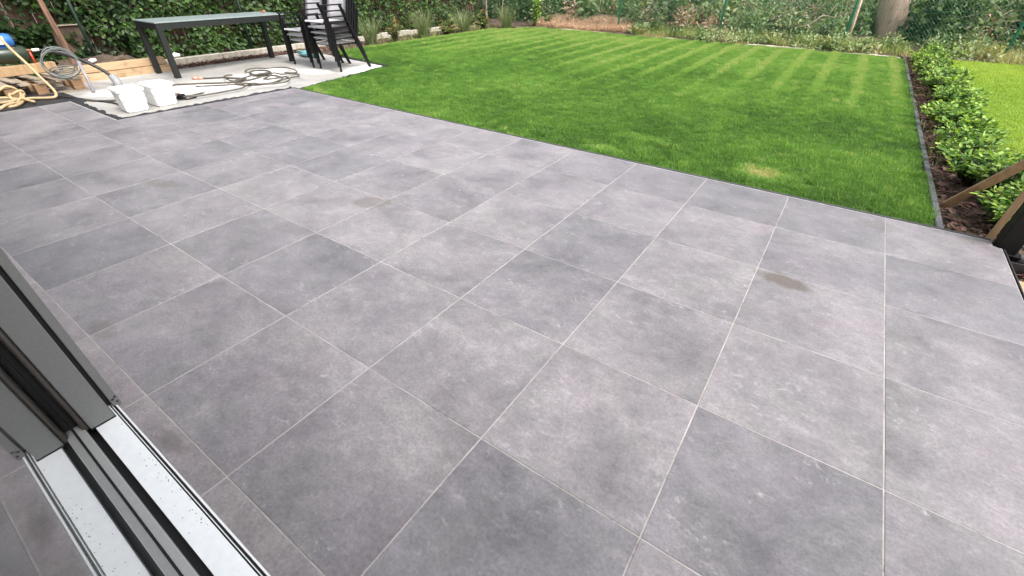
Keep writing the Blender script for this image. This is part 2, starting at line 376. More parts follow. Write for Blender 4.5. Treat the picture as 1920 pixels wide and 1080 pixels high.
# ================================================================ TERRACE
bedpoly = [(-11 * T - .004, -.0858), (2.3925, -.0858), (2.3925, 3.50), (2.352, 3.50), (2.352, 3.588), (-8.405 * T, 3.588), (-8.62 * T, 2.50 * T + .004), (-11 * T - .004, 2.50 * T + .004)]
terrace = sheet('terrace', bedpoly, -.0010, M['grout'], .05)
JA, JB = .0045, .0043                                        # joint widths
tile_cache = {}
def tile(x0, y0, x1, y1, poly=None):
    x0 += JA / 2; x1 -= JA / 2; y0 += JB / 2; y1 -= JB / 2
    cx, cy = (x0 + x1) / 2, (y0 + y1) / 2
    key = None if poly else (round(x1 - x0, 4), round(y1 - y0, 4))
    if key and key in tile_cache: me = tile_cache[key]
    else:
        P = poly or [(x0, y0), (x1, y0), (x1, y1), (x0, y1)]
        b = .0012; n = len(P)
        bm = bmesh.new()
        mx, my = cx, cy
        def inset(p):
            return (p[0] - mx - math.copysign(b, p[0] - mx), p[1] - my - math.copysign(b, p[1] - my))
        lo = [bm.verts.new((p[0] - mx, p[1] - my, -.02)) for p in P]
        hi = [bm.verts.new((p[0] - mx, p[1] - my, -b)) for p in P]
        tp = [bm.verts.new((*inset(p), 0)) for p in P]
        for i in range(n):
            j = (i + 1) % n
            bm.faces.new((lo[i], lo[j], hi[j], hi[i])); bm.faces.new((hi[i], hi[j], tp[j], tp[i]))
        bm.faces.new(tp)
        me = bpy.data.meshes.new('tile'); bm.to_mesh(me); bm.free()
        if key: tile_cache[key] = me
    o = link_mesh('tile', me, M['tile'], terrace)
    if y0 < -.05: o.color = (1.34, 1.28, 1.24, 1)
    o.location = (cx, cy, random.uniform(.0, .0006)); o.rotation_euler = (random.uniform(-.0007, .0007), random.uniform(-.0007, .0007), 0)
    return o
XR = 2.392
for a in range(-11, 4):
    x0, x1 = a * T, min((a + 1) * T, XR)
    tile(x0, -.0855, x1, 0)                                   # cut strip along the facade
    for b in range(0, 6):
        y0, y1 = b * T, (b + 1) * T
        if b == 5: y1 = 3.580
        ex = lambda y: (-8.62 + (.20) * (y / T - 2.5) / 3.5) * T
        if a <= -9 and b >= 3: continue
        if a <= -9 and b == 2:
            if a == -9:
                y1 = 2.5 * T
                tile(x0, y0, x1, y1)
            else: tile(x0, y0, x1, 2.5 * T)
            continue
        if a == -9 and b >= 2: continue
        if a == 3 and b == 5:                                # notch round the black post
            q = (x0 + JA / 2, y0 + JB / 2, XR - .003, y1 - .002)
            tile(x0, y0, x1, y1, [(q[0], q[1]), (q[2], q[1]), (q[2], 3.492), (2.366, 3.502), (2.352, 3.512), (2.346, q[3]), (q[0], q[3])]); continue
        tile(x0, y0, x1, y1)
# tiles of column -9 that are cut by the slab edge
for b in range(2, 6):
    y0, y1 = (2.5 * T if b == 2 else b * T), ((b + 1) * T if b < 5 else 3.582)
    e0, e1 = (-8.62 + .20 * (y0 / T - 2.5) / 3.5) * T, (-8.62 + .20 * (y1 / T - 2.5) / 3.5) * T
    xx = -8 * T - JA / 2
    tile(e0, y0, xx, y1, [(e0 + .002, y0 + JB / 2), (xx, y0 + JB / 2), (xx, y1 - JB / 2), (e1 + .002, y1 - JB / 2)])
mb = MB(); mb.box((-5.03, 3.5795, -.02), (2.344, 3.5855, .0010)); mb.build('edge_trim', M['trim'], terrace)
mb = MB(); mb.box((-11 * T, 2.5 * T - .0015, -.02), (-8.625 * T, 2.5 * T + .0055, .0010)); mb.build('edge_trim', M['trim'], terrace)
# metal edging between terrace and lawn
mb = MB(); mb.box((-5.08, 3.5885, -.08), (2.352, 3.612, .005), .002); mb.box((-5.08, 3.6125, -.08), (2.352, 3.630, -.004), .002)
tag(mb.build('lawn_edging', M['anthracite']), 'thin dark edging strip between the tiled terrace and the lawn', 'edging')

# ================================================================ CONCRETE SLAB
slab = sheet('concrete_slab', [(-8.62 * T - .006, 2.5 * T + .006), (-5.055, 3.59), (-5.47, 5.66), (-6.05, 5.74), (-7.80, 5.92), (-8.10, 5.9), (-8.12, 3.6), (-8.16, 1.53)], -.04, M['concrete'], .12)
# ragged black membrane along the slab
def ragged(name, pts, wid, z, mat, label, seed, cat='membrane'):
    rg = np.random.default_rng(seed); mb = MB(); P = [Vector((*p, 0)) for p in pts]
    for i in range(len(P) - 1):
        d = (P[i + 1] - P[i]); L = d.length; d.normalize(); nrm = Vector((-d.y, d.x, 0)); n = max(2, int(L / .05))
        prevA = prevB = None
        for k in range(n + 1):
            c = P[i] + d * (L * k / n); h = z + rg.uniform(0, .012); w = wid * rg.uniform(.45, 1.25)
            A = mb.bm.verts.new(c + Vector((0, 0, h - .02))); B = mb.bm.verts.new(c + nrm * w + Vector((0, 0, h + rg.uniform(-.004, .004)))); Cc = mb.bm.verts.new(c + nrm * w * 1.02 + Vector((0, 0, h - .025)))
            if prevA: mb.bm.faces.new((prevA[0], A, B, prevA[1])); mb.bm.faces.new((prevA[1], B, Cc, prevA[2]))
            prevA = (A, B, Cc)
    return tag(mb.build(name, mat), label, cat)
ragged('membrane_strip', [(-8.64 * T, 2.5 * T + .012), (-8.60 * T, 2.56 * T), (-5.07, 3.585)], .050, .004, M['membrane'], 'torn black membrane edge sticking up between terrace tiles and concrete slab', 1)
ragged('membrane_strip', [(-11 * T, 2.5 * T + .008), (-8.66 * T, 2.5 * T + .008)], .055, .002, M['membrane'], 'black membrane strip along the short slab edge left of the white buckets', 2)
ragged('membrane_strip', [(-5.05, 3.63), (-5.25, 4.62), (-5.47, 5.67)], -.06, -.012, M['membrane'], 'black membrane edge between the concrete slab and the lawn below the chairs', 3)
ragged('membrane_strip', [(-5.47, 5.67), (-6.05, 5.75), (-6.9, 5.83)], -.04, -.022, M['membrane'], 'black membrane edge along the far side of the concrete slab behind the chairs', 5)
mb = MB()
rg = np.random.default_rng(5)
gxx, gyy = np.meshgrid(np.linspace(-8.3, -6.61, 26), np.linspace(.0, 1.66, 26)); n = 26
zz = -.035 + .03 * vnoise(gxx, gyy, .18, 8) + .012 * vnoise(gxx, gyy, .05, 9) - .03 * (gxx > -6.66)
i0 = (np.arange(25)[:, None] * 26 + np.arange(25)[None]).ravel(); mb.bm.free()
tag(np_mesh('membrane_sheet', np.stack([gxx, gyy, zz], 2).reshape(-1, 3), np.stack([i0, i0 + 1, i0 + 27, i0 + 26], 1), M['membrane'], smooth=True), 'crumpled black membrane sheet on the ground under the beige hose', 'membrane')

# ================================================================ LAWNS
LAWN = [(-4.98, 3.628), (2.083, 3.628), (2.083, 12.35), (-6.75, 12.62), (-7.45, 11.4), (-7.60, 9.0), (-7.52, 6.10), (-6.10, 5.79), (-5.43, 5.70), (-5.22, 4.62)]
sheet('lawn_ground', LAWN, -.035, M['lawnsoil'], .06)
sheet('neighbour_lawn_ground', [(2.745, 3.4), (14, 3.4), (14, 12.7), (2.765, 12.6)], -.035, M['lawnsoil'], .06)
def tuft_object(name, nb, r, h, wd, seed, mat='lawn'):
    rg = np.random.default_rng(seed)
    a = rg.uniform(0, 2 * np.pi, nb); q = r * np.sqrt(rg.random(nb)); P = np.stack([q * np.cos(a), q * np.sin(a), np.zeros(nb)], 1)
    V, F, A = blades(P, rg.uniform(0, 2 * np.pi, nb), rg.uniform(.15, 1.0, nb), h * rg.uniform(.6, 1.2, nb), wd * rg.uniform(.7, 1.2, nb), rg.random(nb))
    me = bpy.data.meshes.new(name); me.from_pydata(V.tolist(), [], F.tolist()); me.materials.append(M[mat])
    return bpy.data.objects.new(name, me)
def inside(x, y, poly):
    c = np.zeros(len(x), bool); n = len(poly); j = n - 1
    for i in range(n):
        xi, yi = poly[i]; xj, yj = poly[j]
        t = ((yi > y) != (yj > y)) & (x < (xj - xi) * (y - yi) / (yj - yi + 1e-12) + xi); c ^= t; j = i
    return c
def scatter_tree():
    ng = bpy.data.node_groups.new('scatter_grass', 'GeometryNodeTree')
    ng.interface.new_socket('Geometry', in_out='INPUT', socket_type='NodeSocketGeometry')
    ng.interface.new_socket('Tuft', in_out='INPUT', socket_type='NodeSocketObject')
    ng.interface.new_socket('Geometry', in_out='OUTPUT', socket_type='NodeSocketGeometry')
    gi = ng.nodes.new('NodeGroupInput'); go = ng.nodes.new('NodeGroupOutput')
    oi = ng.nodes.new('GeometryNodeObjectInfo'); ip = ng.nodes.new('GeometryNodeInstanceOnPoints')
    ar = ng.nodes.new('GeometryNodeInputNamedAttribute'); ar.data_type = 'FLOAT_VECTOR'; ar.inputs['Name'].default_value = 'rot'
    as_ = ng.nodes.new('GeometryNodeInputNamedAttribute'); as_.data_type = 'FLOAT_VECTOR'; as_.inputs['Name'].default_value = 'scl'
    er = ng.nodes.new('FunctionNodeEulerToRotation')
    L = ng.links
    L.new(gi.outputs['Geometry'], ip.inputs['Points']); L.new(gi.outputs['Tuft'], oi.inputs['Object']); L.new(oi.outputs['Geometry'], ip.inputs['Instance'])
    L.new(ar.outputs['Attribute'], er.inputs[0]); L.new(er.outputs[0], ip.inputs['Rotation']); L.new(as_.outputs['Attribute'], ip.inputs['Scale'])
    L.new(ip.outputs['Instances'], go.inputs[0]); return ng
SCAT = scatter_tree()
def grass_field(name, x, y, z, tint, scl, tuft, label, lean=None):
    n = len(x); me = bpy.data.meshes.new(name)
    me.vertices.add(n); me.vertices.foreach_set('co', np.stack([x, y, np.broadcast_to(z, (n,))], 1).astype(np.float32).ravel())
    rot = np.stack([RNG.normal(0, .12, n), RNG.normal(0, .12, n), RNG.uniform(0, 2 * np.pi, n)], 1)
    for nm, a, ty, key in (('rot', rot, 'FLOAT_VECTOR', 'vector'), ('scl', scl, 'FLOAT_VECTOR', 'vector'), ('tint', tint, 'FLOAT', 'value')):
        at = me.attributes.new(nm, ty, 'POINT'); at.data.foreach_set(key, np.asarray(a, np.float32).ravel())
    o = link_mesh(name, me, None); me.materials.append(M['lawn'])
    md = o.modifiers.new('scatter', 'NODES'); md.node_group = SCAT
    ident = [s.identifier for s in SCAT.interface.items_tree if s.name == 'Tuft'][0]; md[ident] = tuft
    return tag(o, label, 'grass', kind='stuff')
tuft = tuft_object('grass_tuft', 60, .052, .031, .0036, 3)
n0 = 78000
x = RNG.uniform(-7.7, 2.09, n0); y = RNG.uniform(3.634, 12.65, n0); k = inside(x, y, LAWN); x, y = x[k], y[k]
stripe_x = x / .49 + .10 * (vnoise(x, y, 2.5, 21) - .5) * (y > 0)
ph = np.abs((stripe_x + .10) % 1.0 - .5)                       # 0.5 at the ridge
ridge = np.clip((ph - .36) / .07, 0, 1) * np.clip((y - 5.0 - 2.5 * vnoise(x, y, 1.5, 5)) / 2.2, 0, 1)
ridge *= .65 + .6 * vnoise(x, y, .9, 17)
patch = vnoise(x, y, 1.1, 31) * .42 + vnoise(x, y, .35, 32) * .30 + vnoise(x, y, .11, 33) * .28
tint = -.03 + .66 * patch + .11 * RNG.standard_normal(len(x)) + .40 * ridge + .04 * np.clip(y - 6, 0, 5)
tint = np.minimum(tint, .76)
dead = np.clip(1.2 - np.hypot((x - .93) / .22, (y - 4.05) / .17), 0, 1) + .8 * np.clip(1.1 - np.hypot((x + 4.65) / .28, (y - 3.75) / .09), 0, 1) + .5 * np.clip(1.1 - np.hypot((x + .45) / .3, (y - 3.85) / .12), 0, 1) + .4 * np.clip(1.1 - np.hypot((x + .25) / .25, (y - 4.4) / .15), 0, 1)
tint = np.clip(tint + dead * .75, 0, 1)
sh = 1 + .25 * RNG.standard_normal(len(x)) * .6 + .55 * ridge - .35 * np.clip(dead, 0, 1) + 1.1 * (patch - .5)
sh *= np.where(y < 3.72, .8, 1)
rare = RNG.random(len(x)) < .035; sh = np.where(rare, sh * 1.7, sh); tint = np.where(rare, np.clip(tint + .22, 0, 1), tint)
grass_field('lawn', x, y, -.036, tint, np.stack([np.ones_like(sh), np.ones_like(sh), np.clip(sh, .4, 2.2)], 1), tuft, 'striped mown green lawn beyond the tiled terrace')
n1 = 26000
x = RNG.uniform(2.72, 9.5, n1); y = RNG.uniform(3.5, 12.62, n1)
patch = vnoise(x, y, .9, 41) * .6 + vnoise(x, y, .25, 42) * .4
tint = np.clip(.42 + .42 * patch + .06 * RNG.standard_normal(n1), 0, 1); sh = np.clip(1 + .5 * (patch - .5) + .15 * RNG.standard_normal(n1), .4, 2)
grass_field('neighbour_lawn', x, y, -.036, tint, np.stack([np.full(n1, 1.15), np.full(n1, 1.15), sh], 1), tuft_object('grass_tuft_yellow', 46, .055, .040, .0042, 4, 'lawn_next'), 'bright yellow-green lawn on the far right beyond the hedge shrubs')

# ================================================================ HOUSE AND SLIDING DOOR
house = empty('house', (0, 0, 0))
mb = MB(); mb.box((-7.6, -.42, -.2), (-.70, -.078, 2.95)); mb.box((2.52, -.42, -.2), (4.6, -.078, 2.95)); mb.box((-.70, -.42, 2.42), (2.52, -.0785, 2.95)); mb.build('wall', M['render'], house)
mb = MB(); mb.box((-7.6, -5.0, -.2), (-7.3, -.425, 2.95)); mb.box((4.3, -5.0, -.2), (4.6, -.425, 2.95)); mb.box((-7.3, -5.0, -.2), (4.3, -4.75, 2.95)); mb.build('wall', M['room'], house)
mb = MB(); mb.box((-7.65, -5.05, 2.952), (4.65, -.02, 3.10)); mb.build('roof', M['anthracite'], house)
mb = MB(); mb.box((-7.28, -4.74, -.15), (4.28, -.30, -.012)); mb.build('floor', M['room'], house)
tag(house, 'house wall around the sliding door at the lower left edge', 'house')
door = empty('sliding_door', (0, 0, 0))
sill = MB()
# silver sill with two dark grooves
for y0, y1, z1 in ((-.0915, -.086, .006), (-.101, -.0985, .006), (-.175, -.1055, .005)):
    sill.box((-.69, y0, -.04), (2.50, y1, z1), .0007)
o = sill.build('sill', M['alu'], door); tag(o, 'silver aluminium sill with specks of dirt')
g = MB(); g.box((-.69, -.0983, -.05), (2.50, -.0917, -.002)); g.box((-.69, -.1053, -.05), (2.50, -.1012, -.001)); g.build('groove', M['rubber'], o)
sp = MB(); rg = np.random.default_rng(9)
for i in range(48):
    cxs = rg.choice([.02, -.28, .55, -.1]); xx = rg.normal(cxs, .10); yy = np.clip(rg.normal(-.119, .010), -.172, -.108); s_ = rg.uniform(.0004, .0012)
    if rg.random() < .3: yy = rg.uniform(-.17, -.11)
    sp.box((xx - s_ * rg.uniform(1, 3), yy - s_, .0045), (xx + s_, yy + s_ * rg.uniform(.6, 1.5), .0058))
sp.build('dirt_speck', M['anthracite'], o)
tag(o.children[-1], kind='stuff')
mb = MB(); mb.box((-.69, -.1985, -.05), (2.5, -.1752, -.028)); mb.build('track_channel', M['rubber'], door)
mb = MB(); mb.box((-.66, -.2245, -.03), (2.40, -.1988, .020), .002); r_ = mb.build('bottom_rail', M['rail'], door)
mb = MB(); mb.box((-.66, -.2246, .0205), (2.40, -.2215, .026)); mb.build('glazing_seal', M['rubber'], r_)
mb = MB(); mb.box((-.66, -.2225, 2.30), (2.40, -.1988, 2.40), .002); mb.build('top_rail', M['frame'], door)
mb = MB(); mb.box((2.32, -.2245, .021), (2.40, -.1988, 2.30), .002); mb.build('stile', M['frame'], door)
gm, gnt, gbs, gnd_, glk = newmat('door_glass')
gbs.inputs['Base Color'].default_value = (.93, .96, .95, 1); gbs.inputs['Roughness'].default_value = .012; gbs.inputs['Transmission Weight'].default_value = 1; gbs.inputs['IOR'].default_value = 1.52
gn = noise(gnd_, glk, None, 3, 2); bump(gnd_, glk, gbs, gn.outputs[0], .015, .002)
mb = MB(); mb.box((-.80, -.251, -.01), (2.33, -.2250, 2.38)); mb.build('glass_pane', gm, door)
mb = MB(); mb.box((-.80, -.30, -.04), (2.40, -.2515, .06)); mb.box((-.80, -.30, 2.3), (2.40, -.2515, 2.42)); mb.build('inner_frame', M['frame'], door)
# jamb: outer guide rail, slot, broad post
j = MB(); j.box((-.72, -.097, .006), (-.636, -.072, 2.42), .001); jo = j.build('guide_rail', M['frame'], door)
hl = MB()
for yy, zz, rr in ((-.078, .044, .0042), (-.089, .036, .0042), (-.080, .020, .0042)):
    hl.tube([(-.6375, yy, zz), (-.6352, yy, zz)], rr, 10)
hl.tube([(-.6355, -.078, .044), (-.6352, -.0835, .040), (-.6355, -.089, .036)], .0013, 6)
hl.build('screw_hole', M['rubber'], jo)
mb = MB(); mb.box((-.71, -.1118, .008), (-.655, -.0972, 2.42)); mb.build('slot', M['rubber'], door)
mb = MB(); mb.box((-.71, -.186, .010), (-.575, -.1120, 2.42), .0025); po = mb.build('jamb_post', M['frame'], door)
mb = MB(); mb.box((-.70, -.185, .0058), (-.5745, -.1095, .0095)); mb.build('post_gasket', M['rubber'], po)
mb = MB(); mb.tube([(-.589, -.196, .012), (-.589, -.196, 2.42)], .0095, 14); mb.box((-.70, -.2045, .012), (-.590, -.1865, 2.42)); mb.build('rounded_bead', M['frame_brown'], door)
mb = MB(); mb.box((-.70, -.2242, .022), (-.62, -.2048, 2.42)); mb.build('brush_seal', M['rubber'], door)
mb = MB(); mb.box((2.44, -.2, .006), (2.515, -.075, 2.42), .002); mb.build('jamb_post', M['frame'], door)
tag(door, 'grey framed sliding glass door with silver sill at lower left', 'door')

# ================================================================ GARDEN TABLE
tb = empty('garden_table', (-7.62, 4.04, -.04))
mb = MB(); mb.box((-.37, -1.03, .735), (.37, 1.03, .752), .003); mb.build('tabletop', M['table_top'], tb)
mb = MB()
mb.box((.325, -1.02, .655), (.362, 1.02, .7345)); mb.box((-.362, -1.02, .655), (-.325, 1.02, .7345)); mb.box((-.3245, -1.02, .655), (.3245, -.985, .7345)); mb.box((-.3245, .985, .655), (.3245, 1.02, .7345))
mb.build('apron', M['table_frame'], tb)
for sx in (-1, 1):
    for sy in (-1, 1):
        mb = MB(); mb.box((sx * .365 - .075 * (sx > 0), sy * 1.023 - .075 * (sy > 0), 0), (sx * .365 + .075 * (sx < 0), sy * 1.023 + .075 * (sy < 0), .7342), .002); mb.build('leg', M['table_frame'], tb)
tag(tb, 'long dark garden table with grey-green top standing on the concrete slab', 'table')

# ================================================================ STACKED CHAIRS (facing the house, -Y)
def chair_meshes():
    out = []
    def add(nm, mb, mat, par=None): out.append((nm, mb.mesh(nm), mat))
    for s in (-1, 1):
        X = s * .272
        mb = MB(); mb.box((X - .018, -.289, 0), (X + .018, -.271, .615), .002); add('front_leg', mb, M['black'])
        mb = MB(); mb.bar((X, .045, .608), (X, .335, 0), .022, .058, up=(1, 0, 0), bev=.002)
        add('rear_leg', mb, M['black'])
        mb = MB(); mb.box((X - .026, -.305, .6155), (X + .026, .075, .632), .003); add('armrest', mb, M['black'])
        mb = MB(); mb.bar((s * .244, .150, .385), (s * .244, .275, .86), .024, .045, up=(1, 0, 0), bev=.002); add('back_post', mb, M['black'])
    mb = MB()
    for s in (-1, 1): mb.box((s * .244 - .014, -.285, .382), (s * .244 + .014, .19, .402), .002)
    mb.box((-.2715, -.29, .372), (.2715, -.2625, .384)); mb.box((-.2715, .150, .366), (.2715, .176, .381)); add('seat_frame', mb, M['black'])
    # sling seat rolled over the front rail
    prof = [(-.268, .377), (-.284, .381), (-.291, .392), (-.287, .403), (-.272, .408), (-.10, .401), (.05, .397), (.165, .403)]
    mb = MB(); L = []
    for y_, z_ in prof: L.append([mb.bm.verts.new((xx, y_, z_ - .004 * (1 - (xx / .229) ** 2))) for xx in np.linspace(-.229, .229, 7)])
    for i in range(len(L) - 1):
        for q in range(6):
            f = mb.bm.faces.new((L[i][q], L[i][q + 1], L[i + 1][q + 1], L[i + 1][q])); f.smooth = True
    bmesh.ops.solidify(mb.bm, geom=mb.bm.faces[:], thickness=.004); add('seat', mb, M['sling'])
    mb = MB(); L = []
    for t in np.linspace(.06, 1, 7):
        y_, z_ = .150 + .125 * t - .014, .385 + .475 * t
        L.append([mb.bm.verts.new((xx, y_ + .012 * (1 - (xx / .23) ** 2), z_)) for xx in np.linspace(-.232, .232, 7)])
    for i in range(6):
        for q in range(6):
            f = mb.bm.faces.new((L[i][q], L[i][q + 1], L[i + 1][q + 1], L[i + 1][q])); f.smooth = True
    bmesh.ops.solidify(mb.bm, geom=mb.bm.faces[:], thickness=.004); add('backrest', mb, M['sling'])
    mb = MB(); mb.box((-.256, .262, .858), (.256, .284, .874), .002); add('back_rail', mb, M['black'])
    return out
CH = chair_meshes()
def place_chair(x, y, k, label):
    r = empty('stacking_chair', (x, y - .030 * k, -.04 + .080 * k)); r.scale = (1 + .006 * k, 1, 1)
    for nm, me, mat in CH: link_mesh(nm, me, mat, r)
    tag(r, label, 'chair', 'stacking garden chairs on the slab')
ordn = ['lowest', 'second from bottom', 'middle', 'second from top', 'topmost']
for k in range(5): place_chair(-5.972, 5.165, k, ('%s chair of the taller right-hand stack of black garden chairs' % ordn[k]))
for k, n in enumerate(['lowest', 'middle', 'topmost']): place_chair(-6.68, 5.14, k, '%s chair of the shorter left-hand stack nearer the table' % n)

# ================================================================ BUCKETS, HOSES, SMALL THINGS ON THE SLAB
def bucket(x, y, rz, label):
    r = empty('square_bucket', (x, y, -.04), rz)
    mb = MB(); lo = [(-.118, -.108), (.118, -.108), (.118, .108), (-.118, .108)]; hi = [(-.138, -.128), (.138, -.128), (.138, .128), (-.138, .128)]
    v0 = [mb.bm.verts.new((*p, 0)) for p in lo]; v1 = [mb.bm.verts.new((*p, .235)) for p in hi]
    mb.bm.faces.new(v0[::-1]); mb.bm.faces.new(v1)
    for i in range(4): mb.bm.faces.new((v0[i], v0[(i + 1) % 4], v1[(i + 1) % 4], v1[i]))
    bmesh.ops.bevel(mb.bm, geom=mb.bm.edges[:], offset=.014, segments=3, affect='EDGES'); mb.build('body', M['white_plastic'], r)
    mb = MB(); mb.box((-.148, -.138, .222), (.148, .138, .258), .009); mb.box((-.128, -.118, .2585), (.128, .118, .265), .003); mb.build('lid', M['white_plastic'], r)
    pts = smooth_path([(.0, -.136, .19), (.07, -.142, .165), (.140, -.10, .135), (.146, .0, .105), (.143, .09, .085), (.10, .140, .11), (.0, .136, .19)], 4)
    mb = MB(); mb.tube(pts, .0035, 6); mb.build('handle', M['wire'], r)
    tag(r, label, 'bucket', 'white square buckets on the slab')
bucket(-5.66, 1.855, -.05, 'white square plastic bucket nearer the hoses on the left, left of the pair')
bucket(-5.70, 2.185, .06, 'white square plastic bucket beside the black plug, right of the pair')
def hose(name, pts, r, mat, label, zlift=.0, cat='hose', n=7, sub=5, z=-.04):
    P3 = [(p[0], p[1], (p[2] if len(p) > 2 else z + r + .002 + zlift)) for p in pts]
    P3 = smooth_path(P3, sub)
    # lift later passes over earlier ones where the hose crosses itself
    A = np.array([[v.x, v.y, v.z] for v in P3])
    for i in range(len(A)):
        if i > 12:
            d = np.hypot(A[:i - 10, 0] - A[i, 0], A[:i - 10, 1] - A[i, 1])
            if (d < 2.2 * r).any(): A[i, 2] += 1.8 * r
    for _ in range(2): A[1:-1, 2] = np.maximum(A[1:-1, 2], .25 * A[:-2, 2] + .5 * A[1:-1, 2] + .25 * A[2:, 2])
    root = empty(name, (A[0, 0], A[0, 1], 0))
    mb = MB(); mb.tube([Vector(a) - Vector((A[0, 0], A[0, 1], 0)) for a in A], r, n); mb.build('tube', mat, root)
    return tag(root, label, cat)
H1 = [(-6.89, 3.24), (-6.82, 3.32), (-6.73, 3.45), (-6.57, 3.51), (-6.43, 3.58), (-6.32, 3.6), (-6.24, 3.51), (-6.16, 3.38), (-6.1, 3.31), (-5.99, 3.34), (-5.86, 3.38), (-5.81, 3.47), (-5.76, 3.59), (-5.76, 3.74), (-5.86, 3.91), (-6.01, 3.99), (-6.19, 4.02), (-6.35, 3.97), (-6.42, 3.85), (-6.52, 3.81), (-6.7, 3.88), (-6.87, 4.0), (-6.86, 4.1), (-6.75, 4.17), (-6.57, 4.15), (-6.43, 4.08), (-6.36, 3.97), (-6.31, 3.83), (-6.24, 3.66), (-6.21, 3.5), (-6.26, 3.37), (-6.37, 3.2), (-6.54, 3.04), (-6.7, 2.84), (-6.75, 2.77), (-6.65, 2.45), (-6.3, 2.05), (-6.5, 1.75), (-6.9, 1.62), (-7.25, 1.45)]
H2 = [(-5.76, 2.45), (-5.68, 2.54), (-5.64, 2.74), (-5.64, 2.96), (-5.65, 3.15), (-5.78, 3.32), (-5.84, 3.45), (-5.71, 3.48), (-5.64, 3.6), (-5.74, 3.82), (-5.76, 3.99), (-5.81, 4.17), (-5.95, 4.23), (-6.1, 4.16), (-6.13, 4.07), (-6.29, 4.08), (-6.35, 4.01), (-6.38, 3.88), (-6.46, 3.82), (-6.66, 3.84), (-6.84, 3.88), (-6.95, 4.02), (-6.93, 4.14), (-6.79, 4.21), (-6.74, 4.33), (-6.63, 4.44), (-6.38, 4.44), (-6.12, 4.35), (-6.08, 4.26), (-6.21, 4.19)]
H3 = [(-6.16, 2.8), (-6.01, 2.97), (-5.89, 3.14), (-5.83, 3.31), (-5.7, 3.36), (-5.55, 3.44), (-5.46, 3.59), (-5.45, 3.73), (-5.58, 3.87), (-5.78, 3.94), (-5.8, 3.86), (-5.8, 3.74), (-5.89, 3.64), (-6.01, 3.8), (-6.13, 3.9), (-6.28, 3.95), (-6.31, 3.9), (-6.3, 3.78), (-6.23, 3.57), (-6.12, 3.36), (-6.13, 3.29), (-6.33, 3.32), (-6.5, 3.37), (-6.59, 3.46), (-6.56, 3.53)]
h = hose('garden_hose', H1, .0115, M['hose_brown'], 'brown hose with faded red coupling coiled on the concrete slab')
mb = MB(); mb.tube([(-.005, -.01, -.024), (-.05, -.06, -.022)], [.018, .024], 10); mb.tube([(-.05, -.06, -.022), (-.10, -.115, -.02)], [.026, .015], 10); mb.build('coupling', M['pink'], h)
h = hose('extension_cable', H2, .0105, M['hose_brown'], 'brown cable running from the black plug into the tangle on the slab', .022, 'cable')
hose('garden_hose', H3, .0105, M['hose_brown'], 'brown hose starting at the crumpled white paper beside the tangle', .044)
pl = empty('plug_socket', (-5.83, 2.44, -.04), .5)
mb = MB(); mb.box((-.05, -.045, 0), (.05, .045, .06), .008); mb.build('body', M['black'], pl)
mb = MB(); mb.box((-.03, -.06, .03), (-.01, -.0455, .05), .003); mb.box((-.055, -.01, .060), (.0, .02, .074), .003); mb.build('yellow_clip', M['brass'], pl)
mb = MB(); mb.tube([(.045, -.02, .02), (.09, -.03, .0), (.15, .0, .012), (.20, .04, .02)], .008, 7); mb.tube([(-.03, -.05, .02), (.05, -.09, .012), (.14, -.02, .012)], .007, 7); mb.build('lead', M['black'], pl)
tag(pl, 'black cable plug lying beside the right white bucket', 'plug')
def crumple(name, loc, size, mat, label, cat, seed, sq=(1, 1, .35)):
    rg = np.random.default_rng(seed); bm = bmesh.new(); bmesh.ops.create_icosphere(bm, subdivisions=3, radius=1)
    ph = rg.uniform(0, 6, 9)
    for v in bm.verts:
        c = v.co; f = 1 + .16 * math.sin(5 * c.x + ph[0] + 2 * math.sin(4 * c.y + ph[1])) + .12 * math.sin(7 * c.y + ph[2] + 3 * c.z) + rg.uniform(-.06, .06)
        v.co = Vector((c.x * sq[0], c.y * sq[1], (c.z + .9) * sq[2])) * f * size
        v.co.z = max(v.co.z, 0)
    me = bpy.data.meshes.new(name); bm.to_mesh(me); bm.free()
    o = link_mesh(name, me, mat); o.location = loc; return tag(o, label, cat)
crumple('paper_sack', (-6.00, 2.62, -.04), .15, M['paper'], 'crumpled white paper sack lying behind the black plug', 'sack', 4, (.8, 1.35, .30))
crumple('plastic_bag', (-7.50, 5.52, -.04), .17, M['teal'], 'teal and white plastic bag on the slab behind the short chair stack', 'bag', 6, (1.9, .6, .28))

# ---- pallet, beams, pump on the far left
p = empty('pallet', (-7.80, 1.33, -.04))
for i, xx in enumerate((-.33, 0, .33)):
    mb = MB(); mb.box((xx - .05, -.60, .0), (xx + .05, .60, .022), .002); mb.build('bottom_board', M['pallet'], p)
    for yy in (-.53, -.16, .14, .53):
        mb = MB(); mb.box((xx - .06, yy - .06, .0225), (xx + .055, yy + .06, .145), .004); mb.build('block', M['pallet_block'], p)
for yy in np.linspace(-.55, .55, 7):
    mb = MB(); mb.box((-.40, yy - .052, .146), (.40, yy + .052, .168 + random.uniform(-.003, .003)), .002); mb.build('deck_board', M['pallet'], p)
tag(p, 'weathered wooden pallet under the pump and grey cable coil', 'pallet')
p2 = empty('pallet', (-7.86, 1.28, .135), .10)
for yy in np.linspace(-.5, .42, 5):
    mb = MB(); mb.box((-.36, yy - .045, .0), (.34, yy + .045, .02), .002); ob = mb.build('deck_board', M['pallet'], p2); ob.rotation_euler = (0, 0, random.uniform(-.04, .04))
tag(p2, 'loose grey slats lying on top of the wooden pallet', 'slats')
